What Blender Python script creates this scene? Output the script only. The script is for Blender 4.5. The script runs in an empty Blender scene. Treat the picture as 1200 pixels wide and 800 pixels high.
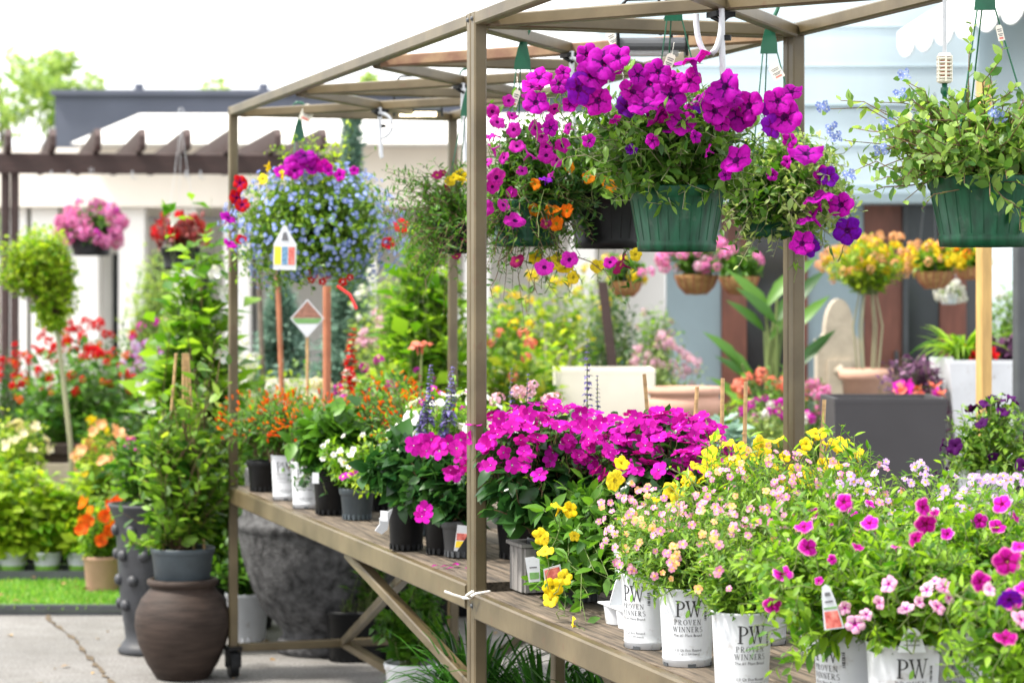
import bpy, math, random
import numpy as np
from mathutils import Vector, Matrix
PI = math.pi
S = bpy.context.scene
COL = S.collection
F = 85/36*1200          # focal length in photo pixels
CZ = 1.457              # eye height

def P(px, py, Y):
    """photo pixel at distance Y -> world point"""
    return np.array([(px-600)/F*Y, Y, CZ-(py-341)/F*Y])
def V3(*a): return np.array(a, float)
def norm(a):
    a = np.asarray(a, float)
    return a/np.maximum(np.linalg.norm(a, axis=-1, keepdims=True), 1e-9)

# ------------------------------------------------------------------ mesh builder
class G:
    def __init__(s): s.v=[]; s.f=[]; s.n=0
    def add(s, v, f, m=0, sm=True):
        v=np.asarray(v,float).reshape(-1,3); f=np.asarray(f,int)
        if f.ndim==1: f=f.reshape(1,-1)
        s.v.append(v); s.f.append((f+s.n, np.broadcast_to(np.asarray(m),(len(f),)).copy(), sm)); s.n+=len(v)
    def inst(s, tpl, pos, R, m=None, sm=True):
        """tpl=(verts,[(faces,mat)..]); pos N,3; R N,3,3 (columns = axes, scaled)"""
        tv,tf=tpl; N=len(pos)
        if N==0: return
        v=np.einsum('nij,kj->nki',R,tv)+pos[:,None,:]
        off=(np.arange(N)*len(tv))[:,None,None]
        s.v.append(v.reshape(-1,3))
        for faces,mt in tf:
            fa=(np.asarray(faces)[None]+off).reshape(-1,len(faces[0]))
            s.f.append((fa+s.n, np.full(len(fa), mt if m is None else m), sm))
        s.n+=N*len(tv)
    def box(s, c, sx, sy, sz, rz=0, m=0, sm=False):
        h=np.array([[x,y,z] for z in(-.5,.5) for y in(-.5,.5) for x in(-.5,.5)])*[sx,sy,sz]
        cs,sn=math.cos(rz),math.sin(rz)
        h=h@np.array([[cs,sn,0],[-sn,cs,0],[0,0,1]])
        s.add(h+np.asarray(c,float),[[0,2,3,1],[4,5,7,6],[0,1,5,4],[2,6,7,3],[0,4,6,2],[1,3,7,5]],m,sm)
    def beam(s, p, q, w, h, up=(0,0,1), m=0, bev=.12):
        p=np.asarray(p,float); q=np.asarray(q,float); d=norm(q-p)
        sd=norm(np.cross(d,up)) if abs(np.dot(d,up))<.99 else V3(1,0,0)
        u=np.cross(sd,d); b=min(w,h)*bev
        a,c=w/2,h/2
        pr=[(-a+b,-c),(a-b,-c),(a,-c+b),(a,c-b),(a-b,c),(-a+b,c),(-a,c-b),(-a,-c+b)]
        v=[p+sd*x+u*y for x,y in pr]+[q+sd*x+u*y for x,y in pr]
        s.add(v,[[i,i+8,(i+1)%8+8,(i+1)%8] for i in range(8)],m,False)
        s.add(v,[list(range(8)),list(range(15,7,-1))],m,False)
    def post(s, p, q, w, ax, m=0):
        s.beam(p,q,w,w,up=ax,m=m)
    def tube(s, pts, r, n=6, m=0, cap=True):
        pts=np.asarray(pts,float); K=len(pts); r=np.broadcast_to(np.asarray(r,float),(K,))
        t=norm(np.gradient(pts,axis=0)); ref=V3(0,0,1) if abs(t[0][2])<.9 else V3(1,0,0)
        a=norm(np.cross(t,ref)); b=np.cross(t,a)
        th=np.arange(n)*2*PI/n
        v=pts[:,None]+r[:,None,None]*(np.cos(th)[None,:,None]*a[:,None]+np.sin(th)[None,:,None]*b[:,None])
        f=[[k*n+i,k*n+(i+1)%n,(k+1)*n+(i+1)%n,(k+1)*n+i] for k in range(K-1) for i in range(n)]
        s.add(v.reshape(-1,3),f,m)
        if cap and n>2:
            s.add(v[0],[list(range(n))[::-1]],m); s.add(v[-1],[list(range(n))],m)
    def lathe(s, prof, n=28, m=0, c=(0,0,0), sm=True, rz=0, a0=0, a1=2*PI):
        prof=np.array(prof,float); K=len(prof); full=abs(a1-a0-2*PI)<1e-6
        th=a0+np.arange(n+(0 if full else 1))*(a1-a0)/n+rz; M=len(th)
        v=np.stack([prof[:,None,0]*np.cos(th),prof[:,None,0]*np.sin(th),np.repeat(prof[:,1:2],M,1)],-1)+np.asarray(c,float)
        mm=m if hasattr(m,'__len__') else [m]*(K-1)
        f=[];ms=[]
        for k in range(K-1):
            for i in range(n):
                j=(i+1)%M
                f.append([k*M+i,k*M+j,(k+1)*M+j,(k+1)*M+i]); ms.append(mm[k])
        s.add(v.reshape(-1,3),f,np.array(ms),sm)
    def prism(s, poly, h, fr, m=0):
        """poly 2D points; fr=(origin,ax,ay,az): extruded h along az"""
        o,ax,ay,az=[np.asarray(a,float) for a in fr]; n=len(poly)
        v=[o+ax*x+ay*y for x,y in poly]; v+= [p+az*h for p in v]
        s.add(v,[[i,(i+1)%n,(i+1)%n+n,i+n] for i in range(n)],m,False)
        s.add(v,[list(range(n))[::-1]],m,False); s.add(v,[list(range(n,2*n))],m,False)
    def mesh(s, name, mats, org=(0,0,0)):
        me=bpy.data.meshes.new(name)
        v=(np.concatenate(s.v)-np.asarray(org,float)).astype(np.float32)
        me.vertices.add(len(v)); me.vertices.foreach_set('co',v.ravel())
        loops=np.concatenate([f.ravel() for f,_,_ in s.f]); sizes=np.concatenate([np.full(len(f),f.shape[1]) for f,_,_ in s.f])
        mi=np.concatenate([m for _,m,_ in s.f]); sm=np.concatenate([np.full(len(f),b) for f,_,b in s.f])
        me.loops.add(len(loops)); me.loops.foreach_set('vertex_index',loops.astype(np.int32))
        me.polygons.add(len(sizes))
        me.polygons.foreach_set('loop_start',np.concatenate([[0],np.cumsum(sizes)[:-1]]).astype(np.int32))
        for m in mats: me.materials.append(m)
        me.polygons.foreach_set('material_index',mi.astype(np.int32)); me.polygons.foreach_set('use_smooth',sm)
        me.update(calc_edges=True); me.validate(); return me
    def build(s, name, mats, parent=None, org=None):
        if not isinstance(mats,(list,tuple)): mats=[mats]
        if org is None: org=ROOT.get(parent.name,(0,0,0)) if parent else (0,0,0)
        o=bpy.data.objects.new(name,s.mesh(name,mats,org)); COL.objects.link(o)
        if parent: o.parent=parent; ROOT[o.name]=org
        return o
ROOT={}
LAB=set()
def thing(name,label,cat,loc,group=None):
    o=bpy.data.objects.new(name,None); COL.objects.link(o); o.empty_display_size=.1
    o.location=[float(a) for a in loc]; ROOT[o.name]=np.asarray(loc,float)
    tag(o,label,cat,group); return o
def tag(o,label=None,cat=None,group=None,kind=None):
    if label:
        if label in LAB and not group: print('DUP LABEL',label)
        LAB.add(label); o['label']=label
    if cat: o['category']=cat
    if group: o['group']=group
    if kind: o['kind']=kind
    return o
def solo(o,label,cat,group=None): return tag(o,label,cat,group)

# ------------------------------------------------------------------ materials
def ramp(nt,fac,stops):
    r=nt.nodes.new('ShaderNodeValToRGB'); e=r.color_ramp.elements
    while len(e)<len(stops): e.new(.5)
    for i,(p,c) in enumerate(stops): e[i].position=p; e[i].color=(*c,1)
    nt.links.new(fac,r.inputs[0]); return r.outputs[0]
def newmat(name):
    m=bpy.data.materials.new(name); m.use_nodes=True; nt=m.node_tree
    return m,nt,nt.nodes['Principled BSDF']
def rnd(nt):
    g=nt.nodes.new('ShaderNodeNewGeometry'); o=nt.nodes.new('ShaderNodeObjectInfo')
    a=nt.nodes.new('ShaderNodeMath'); a.operation='ADD'; nt.links.new(g.outputs['Random Per Island'],a.inputs[0]); nt.links.new(o.outputs['Random'],a.inputs[1])
    f=nt.nodes.new('ShaderNodeMath'); f.operation='FRACT'; nt.links.new(a.outputs[0],f.inputs[0]); return f.outputs[0]
def noise(nt,scale,detail=4,coord='Object',stretch=None,rough=.55,rot=0):
    t=nt.nodes.new('ShaderNodeTexCoord'); n=nt.nodes.new('ShaderNodeTexNoise'); n.inputs['Scale'].default_value=scale; n.inputs['Detail'].default_value=detail; n.inputs['Roughness'].default_value=rough
    out=t.outputs[coord]
    if rot:
        vr=nt.nodes.new('ShaderNodeVectorRotate'); vr.rotation_type='Z_AXIS'; vr.inputs['Angle'].default_value=rot; nt.links.new(out,vr.inputs['Vector']); out=vr.outputs[0]
    if stretch:
        mp=nt.nodes.new('ShaderNodeMapping'); nt.links.new(out,mp.inputs[0]); mp.inputs['Scale'].default_value=stretch; out=mp.outputs[0]
        if len(stretch)>3: pass
    nt.links.new(out,n.inputs['Vector']); return n.outputs['Fac']
def mix(c,k): return tuple(min(1,max(0,a*k)) for a in c)
def solid(name,c,rough=.5,var=.25,scale=8,metal=0,bump=0,spec=.5,stretch=None,c2=None,emit=None,rot=0,spots=None):
    m,nt,b=newmat(name)
    f=noise(nt,scale,5,stretch=stretch,rot=rot)
    col=ramp(nt,f,[(.3,mix(c,1-var)),(.7,c2 or mix(c,1+var))])
    if spots:
        sc,sco,lo,hi=spots; x=nt.nodes.new('ShaderNodeMix'); x.data_type='RGBA'
        nt.links.new(ramp(nt,noise(nt,sc,7,rough=.7),[(lo,(0,0,0)),(hi,(.85,.85,.85))]),x.inputs[0]); nt.links.new(col,x.inputs[6]); x.inputs[7].default_value=(*sco,1); col=x.outputs[2]
    nt.links.new(col,b.inputs['Base Color']); b.inputs['Roughness'].default_value=rough; b.inputs['Metallic'].default_value=metal
    b.inputs['Specular IOR Level'].default_value=spec
    if bump:
        bp=nt.nodes.new('ShaderNodeBump'); bp.inputs['Strength'].default_value=bump; bp.inputs['Distance'].default_value=.01
        nt.links.new(noise(nt,scale*4,6,stretch=stretch,rot=rot),bp.inputs['Height']); nt.links.new(bp.outputs[0],b.inputs['Normal'])
    if emit:
        b.inputs['Emission Color'].default_value=(*c,1); b.inputs['Emission Strength'].default_value=emit
    return m
def thinmat(name,stops,rough=.5,trans=.35,tk=1.6,vein=0,spec=.4):
    """leaf or petal: random tint per leaf, light shining through"""
    m,nt,b=newmat(name)
    col=ramp(nt,rnd(nt),stops)
    if vein:
        n=noise(nt,4,5); mx=nt.nodes.new('ShaderNodeMix'); mx.data_type='RGBA'; mx.blend_type='MULTIPLY'
        mx.inputs[0].default_value=vein; nt.links.new(col,mx.inputs[6]); nt.links.new(ramp(nt,n,[(.38,(.62,.58,.66)),(.60,(1,1,1))]),mx.inputs[7]); col=mx.outputs[2]
    nt.links.new(col,b.inputs['Base Color']); b.inputs['Roughness'].default_value=rough; b.inputs['Specular IOR Level'].default_value=spec
    t=nt.nodes.new('ShaderNodeBsdfTranslucent'); g=nt.nodes.new('ShaderNodeMix'); g.data_type='RGBA'; g.blend_type='MULTIPLY'; g.inputs[0].default_value=1
    nt.links.new(col,g.inputs[6]); g.inputs[7].default_value=(tk*1.05,tk,tk*.55,1) if trans>.3 else (tk,tk,tk,1)
    nt.links.new(g.outputs[2],t.inputs[0])
    ms=nt.nodes.new('ShaderNodeMixShader'); ms.inputs[0].default_value=trans
    nt.links.new(b.outputs[0],ms.inputs[1]); nt.links.new(t.outputs[0],ms.inputs[2])
    nt.links.new(ms.outputs[0],nt.nodes['Material Output'].inputs[0]); return m
def leafm(name,d,l,trans=.38,rough=.42,extra=None):
    st=[(0,d),(.55,tuple((a+b)/2 for a,b in zip(d,l))),(1,l)]
    if extra: st=[(0,d),(.5,tuple((a+b)/2 for a,b in zip(d,l))),(.9,l),(1,extra)]
    return thinmat(name,st,rough,trans)
def petalm(name,a,b,trans=.32,rough=.7,vein=.75): return thinmat(name,[(0,a),(1,b)],rough,trans,1.0,vein,.12)

M={}
# leaves
M['lf_pet']=leafm('petunia_leaf',(.022,.085,.008),(.17,.32,.045))
M['lf_mid']=leafm('mid_leaf',(.014,.07,.006),(.12,.28,.025))
M['lf_dark']=leafm('dark_leaf',(.008,.04,.008),(.045,.14,.022),rough=.33)
M['lf_imp']=leafm('impatiens_leaf',(.007,.04,.011),(.055,.15,.035),rough=.28)
M['lf_bright']=leafm('bright_leaf',(.035,.14,.004),(.27,.45,.035),trans=.45)
M['lf_lime']=leafm('lime_leaf',(.08,.22,.005),(.42,.54,.04),trans=.48)
M['lf_yel']=leafm('yellow_green_leaf',(.04,.15,.006),(.34,.46,.035),trans=.45,extra=(.50,.42,.05))
M['lf_blue']=leafm('blue_green_needle',(.08,.16,.12),(.28,.42,.32),trans=.25,rough=.6)
M['lf_var']=leafm('variegated_leaf',(.05,.15,.012),(.46,.58,.22),trans=.4)
M['lf_fine']=leafm('fine_leaf',(.03,.12,.008),(.25,.41,.05))
M['lf_grass']=leafm('strap_leaf',(.006,.05,.004),(.06,.20,.02),rough=.26,trans=.3)
M['lf_clm']=leafm('climber_leaf',(.015,.07,.006),(.20,.37,.035),trans=.42,extra=(.32,.42,.05))
M['lf_plum']=leafm('plumbago_leaf',(.05,.15,.02),(.30,.44,.11),trans=.42)
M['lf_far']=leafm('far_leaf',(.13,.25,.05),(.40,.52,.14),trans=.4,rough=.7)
M['lf_tree']=leafm('tree_leaf',(.08,.18,.03),(.26,.40,.09),trans=.4,rough=.6)
M['lf_red']=leafm('red_leaf',(.10,.010,.014),(.32,.05,.04),trans=.3)
M['lf_purp']=leafm('purple_leaf',(.045,.013,.045),(.22,.09,.18),trans=.2)
M['stem']=leafm('green_stem',(.10,.15,.04),(.22,.27,.09),trans=.1,rough=.6)
M['stem_br']=leafm('brown_stem',(.10,.06,.03),(.22,.14,.08),trans=.05,rough=.7)
M['stem_pl']=leafm('pale_stem',(.20,.19,.11),(.36,.36,.22),trans=.1,rough=.6)
# petals
PET=dict(purple=((.36,.002,.34),(.56,.006,.45)), violet=((.12,.002,.34),(.24,.003,.42)), magenta=((.36,.001,.21),(.68,.015,.52)),
 mag2=((.46,.008,.34),(.64,.03,.50)), pink=((.72,.14,.42),(.82,.34,.60)), palepink=((.74,.36,.54),(.82,.58,.70)), yellow=((.76,.54,.006),(.86,.70,.04)),
 orange=((.78,.15,.004),(.86,.32,.01)), redor=((.72,.06,.008),(.80,.18,.015)), red=((.46,.004,.008),(.70,.012,.018)), blue=((.17,.25,.68),(.38,.48,.84)),
 skyblue=((.13,.20,.60),(.30,.39,.80)), lilac=((.44,.27,.60),(.66,.48,.74)), white=((.74,.75,.73),(.84,.85,.82)), peach=((.80,.36,.16),(.86,.55,.30)), cream=((.80,.72,.42),(.84,.80,.60)),
 dkpurple=((.030,.002,.045),(.09,.006,.12)), spike=((.12,.10,.34),(.34,.31,.60)), wine=((.17,.003,.05),(.30,.006,.11)), salmon=((.80,.15,.10),(.85,.32,.22)), pinkday=((.58,.19,.38),(.74,.44,.56)))
for k,(a,b) in PET.items(): M['p_'+k]=petalm('petal_'+k,a,b)
M['throat']=petalm('throat_dark',(.06,.004,.09),(.12,.006,.14))
M['vein']=petalm('petal_vein',(.10,.001,.14),(.2,.002,.18))
M['eye_y']=petalm('flower_eye',(.85,.50,.02),(.88,.66,.08))
M['eye_w']=petalm('white_eye',(.85,.85,.85),(.9,.9,.9))
M['eye_ol']=petalm('olive_eye',(.40,.36,.02),(.5,.42,.04))
# hard things
M['bronze']=solid('painted_bronze_steel',(.082,.060,.027),.42,.3,5,bump=.08,c2=(.130,.100,.052),spots=(16,(.10,.045,.022),.60,.72))
M['rust']=solid('rusty_primer_steel',(.22,.10,.06),.7,.35,14,bump=.15,c2=(.26,.17,.09))
M['wood']=solid('weathered_plank',(.050,.038,.027),.85,.5,5,bump=.7,stretch=(1.0,16,16),c2=(.20,.155,.11),rot=math.atan2(.9545,.2985))
M['black_pl']=solid('black_plastic',(.006,.0065,.0075),.45,.3,20,bump=.03,spec=.25)
M['dgrey_pl']=solid('dark_grey_plastic',(.05,.055,.06),.45,.2,10)
M['grey_pl']=solid('blue_grey_plastic',(.05,.066,.078),.5,.2,12)
M['white_pl']=solid('white_plastic',(.56,.58,.61),.38,.07,9,spots=(20,(.25,.21,.17),.57,.74))
M['cream_pl']=solid('cream_plastic',(.72,.68,.58),.45,.06,7)
M['green_pl']=solid('green_plastic',(.002,.040,.017),.42,.3,9,spec=.3,c2=(.006,.085,.038),stretch=(8,8,.6),spots=(22,(.09,.12,.09),.58,.85))
M['green_hk']=solid('green_hook_plastic',(.005,.09,.045),.32,.2,9)
M['ink']=solid('black_ink',(.02,.02,.022),.5,.1,9)
M['inkgrey']=solid('grey_ink',(.12,.12,.13),.5,.1,9)
M['leafink']=solid('green_print',(.20,.42,.05),.45,.2,30)
M['soil']=solid('potting_soil',(.035,.024,.017),.95,.5,60,bump=.8)
M['jar']=solid('brown_clay',(.026,.017,.013),.65,.25,7,bump=.25,spec=.25,c2=(.050,.034,.027),stretch=(1,1,7))
M['iron']=solid('grey_glazed_vase',(.026,.028,.033),.5,.3,9,bump=.15)
M['urn']=solid('pitted_stone',(.020,.020,.022),.85,.5,26,bump=1.0,c2=(.135,.135,.14))
M['terra']=solid('terracotta',(.55,.28,.19),.8,.15,6,bump=.1)
M['paleterra']=solid('pale_terracotta',(.50,.29,.21),.8,.15,6,bump=.1)
M['stone']=solid('limestone',(.42,.36,.28),.85,.15,10,bump=.3)
M['wicker']=solid('coco_liner',(.42,.21,.07),.95,.4,40,bump=1,c2=(.55,.33,.13))
M['cane']=solid('bamboo_cane',(.46,.29,.13),.6,.3,18,stretch=(1,1,5))
M['rustpole']=solid('rust_pole',(.36,.13,.065),.75,.25,12)
M['brownwood']=solid('dark_stained_timber',(.042,.020,.017),.6,.25,8,stretch=(1,6,6))
M['goldwood']=solid('yellow_timber',(.48,.30,.10),.6,.2,8,stretch=(6,6,1))
M['bark']=solid('bark',(.14,.11,.085),.9,.4,25,bump=.8)
M['slate']=solid('slate_parapet',(.095,.105,.14),.8,.12,1.2,bump=.1)
M['whitewall']=solid('white_render',(.80,.78,.74),.8,.04,1.5)
M['creamwall']=solid('cream_stone_wall',(.86,.79,.69),.85,.08,1.2)
M['bluewall']=solid('pale_blue_siding',(.50,.595,.645),.6,.04,1.5,stretch=(3,1,.4))
M['tealwall']=solid('grey_teal_panel',(.26,.33,.36),.6,.1,2)
M['doorwood']=solid('red_brown_door',(.16,.055,.035),.5,.25,5,stretch=(5,5,1))
M['darkglass']=solid('dark_glass',(.025,.027,.03),.12,.2,2)
M['awning']=solid('white_canvas',(.82,.83,.84),.8,.04,5)
M['lampglow']=solid('lamp_tube',(1.0,.85,.55),.5,.02,3,emit=2.5)
M['rope']=solid('white_rope',(.75,.72,.66),.8,.1,60)
M['yprint']=solid('yellow_print',(.85,.62,.03),.5,.06,40)
M['bprint']=solid('blue_print',(.05,.16,.34),.5,.5,120,c2=(.2,.4,.6))
M['rprint']=solid('red_print',(.62,.06,.05),.5,.4,90,c2=(.8,.25,.2))
M['gprint']=solid('green_band_print',(.14,.30,.09),.5,.3,60)
M['brprint']=solid('foliage_photo_print',(.20,.07,.04),.5,.6,150,c2=(.42,.2,.14))
M['planter_dk']=solid('charcoal_fibre_planter',(.036,.034,.038),.7,.12,3)
M['gwood']=solid('grey_slatted_crate',(.19,.18,.17),.8,.25,7,stretch=(6,6,1),bump=.2)
M['redcord']=solid('red_plastic',(.75,.03,.03),.4,.1,9)
DENS=1.6
# ------------------------------------------------------------------ leaf / flower templates
def leaf_tpl(w=.45,fold=.25,curl=.18,hi=True,pt=.5):
    if hi:
        rows=[(0,.04),(.18,.6),(.42,1.0),(.72,.72),(1,.0)]
        v=[];f3=[];f4=[]
        for i,(y,k) in enumerate(rows):
            z=-curl*(y**2)
            if i in(0,4): v.append((0,y,z))
            else: v+= [(-w/2*k,y,z+fold*w/2*k),(0,y,z),(w/2*k,y,z+fold*w/2*k)]
        # 0 | 1 2 3 | 4 5 6 | 7 8 9 | 10
        f3=[(0,2,1),(0,3,2),(7,8,10),(8,9,10)]
        f4=[(1,2,5,4),(2,3,6,5),(4,5,8,7),(5,6,9,8)]
        return np.array(v,float),[(f3,0),(f4,0)]
    v=[(0,0,0),(-w/2,pt,fold*w/2-curl*.25),(0,pt,-curl*.25),(w/2,pt,fold*w/2-curl*.25),(0,1,-curl)]
    return np.array(v,float),[([(0,2,1),(0,3,2),(1,2,4),(2,3,4)],0)]
LEAF=leaf_tpl(); LEAF_LO=leaf_tpl(hi=False); LEAF_WIDE=leaf_tpl(w=.62,fold=.3,curl=.3); LEAF_NAR=leaf_tpl(w=.26,fold=.3,curl=.25); LEAF_NARLO=leaf_tpl(w=.22,hi=False,fold=.2)
LEAF_OVAL=leaf_tpl(w=.58,fold=.15,curl=.1); LEAF_WLO=leaf_tpl(w=.6,hi=False,fold=.3,curl=.25)

def petunia_tpl(rg,mt_throat=1,mt_edge=None,depth=.5,n=30,lobe=.06,tubelen=1.0,mt_vein=None):
    """5-lobed ruffled trumpet facing +Z, radius 1"""
    rows=[(.06,-depth*.6,mt_throat),(.13,-.20,mt_throat),(.24,-.07,0),(.46,.0,0),(.72,.05,0),(.90,.04,0),(1.0,-.02,0)]
    th=np.arange(n)*2*PI/n; ph=rg.uniform(0,6); tilt=rg.uniform(-.12,.12,2); fold=rg.uniform(0,.16); fa=rg.uniform(0,6)
    v=[];f={}
    for k,(r,z,m) in enumerate(rows):
        e=r**2.5
        notch=np.clip(-np.cos(5*th)-.55,0,1)/.45
        rr=r*(1+e*lobe*np.cos(5*th)-e*.10*notch+e*.05*np.sin(2*th+ph)+e*.025*np.sin(9*th+ph*2))
        zz=z+e*(.09*np.cos(5*th+.4)+.12*np.sin(2*th+ph*2)+.07*np.sin(7*th+ph*3)+.05*np.sin(11*th+ph))-.10*e-.06*e*notch+fold*e*np.abs(np.cos(th-fa))
        x,y=rr*np.cos(th),rr*np.sin(th)
        v+=list(zip(x,y,zz+x*tilt[0]+y*tilt[1]))
    K=len(rows)
    for k in range(K-1):
        for i in range(n):
            j=(i+1)%n; m=rows[k][2]
            if mt_vein is not None and k in(1,2,3) and i%6 in((2,3) if k<3 else (2,)): m=mt_vein
            if mt_edge is not None and k==K-2: m=mt_edge
            f.setdefault(m,[]).append((k*n+i,k*n+j,(k+1)*n+j,(k+1)*n+i))
    b=len(v); q=7; t2=np.arange(q)*2*PI/q
    for r,z in((.26,-.12),(.12,-depth*.8),(.08,-tubelen)):
        v+=list(zip(r*np.cos(t2),r*np.sin(t2),np.full(q,z)))
    for k in range(2):
        for i in range(q):
            j=(i+1)%q; f.setdefault(0,[]).append((b+k*q+i,b+k*q+j,b+(k+1)*q+j,b+(k+1)*q+i))
    return np.array(v,float),[(fa_,m) for m,fa_ in f.items()]
def petal_tpl(rg,np_=5,w=.85,eye=.16,tilt=.15,pointed=.0,two=False,cup=0):
    """separate flat petals round an eye, facing +Z, radius 1"""
    v=[];f0=[];f1=[]
    for i in range(np_):
        a=2*PI*i/np_+rg.uniform(-.1,.1); d=V3(math.cos(a),math.sin(a),0); s=V3(-d[1],d[0],0); z=V3(0,0,1)
        L=rg.uniform(.88,1.08); h=tilt*rg.uniform(-.6,1.3); hw=w*math.sin(PI/np_)*L
        b=len(v)
        v+=[d*.08,d*.45*L+s*hw*.75+z*(h*.3+.06),d*.45*L+z*h*.3,d*.45*L-s*hw*.75+z*(h*.3+.06),
            d*.85*L+s*hw*(.75-pointed*.5)+z*(h+cup),d*(.95+pointed*.1)*L+z*(h-.06+cup),d*.85*L-s*hw*(.75-pointed*.5)+z*(h+cup)]
        f0+=[(b,b+2,b+1),(b,b+3,b+2)]; f1+=[(b+1,b+2,b+5,b+4),(b+2,b+3,b+6,b+5)]
    out=[(f0,0),(f1,0)]
    b=len(v); q=6
    for i in range(q): v.append(V3(math.cos(2*PI*i/q)*eye,math.sin(2*PI*i/q)*eye,.05))
    v.append(V3(0,0,.12)); out.append(([(b+i,b+(i+1)%q,b+q) for i in range(q)],1))
    return np.array(v,float),out
def tube_tpl(n=6):
    v=[];f=[]
    th=np.arange(n)*2*PI/n
    for r,z in((.07,-1),(.16,-.7),(.17,-.1),(.26,.12)): v+=list(zip(r*np.cos(th),r*np.sin(th),np.full(n,z)))
    for k in range(3):
        for i in range(n): f.append((k*n+i,k*n+(i+1)%n,(k+1)*n+(i+1)%n,(k+1)*n+i))
    return np.array(v,float),[(f,0)]
def cluster_tpl(rg,n=26,size=.42):
    """ball cluster of petals, radius 1"""
    d=norm(rg.normal(size=(n,3))); d[:,2]=np.abs(d[:,2])*1.1-.35; d=norm(d)
    g=G(); pos=d*.8; R=frames(norm(np.cross(d,rg.normal(size=(n,3)))),d,np.full(n,size*1.6))
    g.inst((LEAF_WLO[0]-[0,.5,0],LEAF_WLO[1]),pos,R)
    v=np.concatenate(g.v); return v,[(np.concatenate([f for f,_,_ in g.f]),0)]
def frames(d,nr,s):
    """N,3,3 with columns side,dir,normal scaled"""
    d=norm(d); sd=norm(np.cross(d,nr)); n2=np.cross(sd,d)
    return np.stack([sd,d,n2],-1)*np.asarray(s,float).reshape(-1,1,1)
def zframes(z,s,spin):
    z=norm(z); ref=np.where(np.abs(z[:,2:3])<.95,V3(0,0,1),V3(1,0,0)); x=norm(np.cross(ref,z)); y=np.cross(z,x)
    c=np.cos(spin)[:,None]; sn=np.sin(spin)[:,None]; x2=x*c+y*sn; y2=np.cross(z,x2)
    return np.stack([x2,y2,z],-1)*np.asarray(s,float).reshape(-1,1,1)

_FM={}
def flower_meshes(kind,col):
    """a few variants of a flower mesh (radius 1)"""
    key=(kind,col)
    if key in _FM: return _FM[key]
    rg=np.random.default_rng(sum(map(ord,kind+col))); out=[]
    mats=[M['p_'+col]]
    for i in range(5 if kind in('petunia','picotee') else 3):
        pale=col in('yellow','orange','cream','white','pink','palepink')
        if kind=='petunia': t=petunia_tpl(rg,mt_vein=2); mats=[M['p_'+col],M['eye_ol'] if pale else M['throat'],M['p_'+col] if pale or col=='dkpurple' else M['vein']]
        elif kind=='calib': t=petunia_tpl(rg,n=20,lobe=.03); mats=[M['p_'+col],M['throat'] if col in('mag2','purple','magenta') else M['eye_ol']]
        elif kind=='picotee': t=petunia_tpl(rg,mt_edge=2,mt_vein=3); mats=[M['p_'+col],M['p_wine'],M['p_pink'],M['p_wine']]
        elif kind=='palepet': t=petunia_tpl(rg,mt_vein=2); mats=[M['p_palepink'],M['p_magenta'],M['p_mag2']]
        elif kind=='imp': t=petal_tpl(rg,5,.98,.06,.3,pointed=.35); mats=[M['p_'+col],M['eye_w']]
        elif kind=='lob': t=petal_tpl(rg,5,.8,.2,.1); mats=[M['p_'+col],M['eye_w']]
        elif kind=='nem': t=petal_tpl(rg,5,.80,.30,.12); mats=[M['p_'+col],M['eye_y']]
        elif kind=='tube': t=tube_tpl()
        elif kind=='cluster': t=cluster_tpl(rg)
        elif kind=='rose': t=petal_tpl(rg,8,1.2,.3,.5,cup=.2); mats=[M['p_'+col],M['p_'+col]]
        out.append((t,mats))
    _FM[key]=(out,[None]*len(out)); return _FM[key]
def flower_mesh(kind,col,i):
    tp,ms=flower_meshes(kind,col); i%=len(tp)
    if ms[i] is None:
        g=G(); t,mats=tp[i]
        g.v.append(t[0]); g.n=len(t[0])
        for fa,m in t[1]: g.f.append((np.array(fa),np.full(len(fa),m),True))
        ms[i]=g.mesh(kind+'_flower',mats)
    return ms[i]
def put_flowers(parent,kind,col,pos,dirs,size,rg,name='flower',cap=100):
    """pos local to parent; single objects up to cap, the rest one 'stuff' part"""
    N=len(pos)
    if N==0: return
    size=np.broadcast_to(np.asarray(size,float),(N,)); spin=rg.uniform(0,6.28,N)
    have=sum(1 for c in parent.children if c.name.split('.')[0]==name)
    order=np.argsort(pos[:,1]+ROOT[parent.name][1])       # those nearest the viewer are the largest
    one=order[:max(0,cap-have)]; rest=order[max(0,cap-have):]
    R=zframes(dirs,np.ones(N),spin)
    for i in one:
        o=bpy.data.objects.new(name,flower_mesh(kind,col,int(rg.integers(9)))); COL.objects.link(o); o.parent=parent
        mt=Matrix.Identity(4)
        for a in range(3):
            for b in range(3): mt[a][b]=float(R[i,a,b]*size[i])
            mt[a][3]=float(pos[i,a])
        o.matrix_local=mt
    if len(rest):
        g=G(); (t,mats)=flower_meshes(kind,col)[0][0]
        g.inst(t,pos[rest],R[rest]*size[rest].reshape(-1,1,1))
        o=g.build('blossoms',mats,parent,org=(0,0,0)); o['kind']='stuff'

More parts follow.
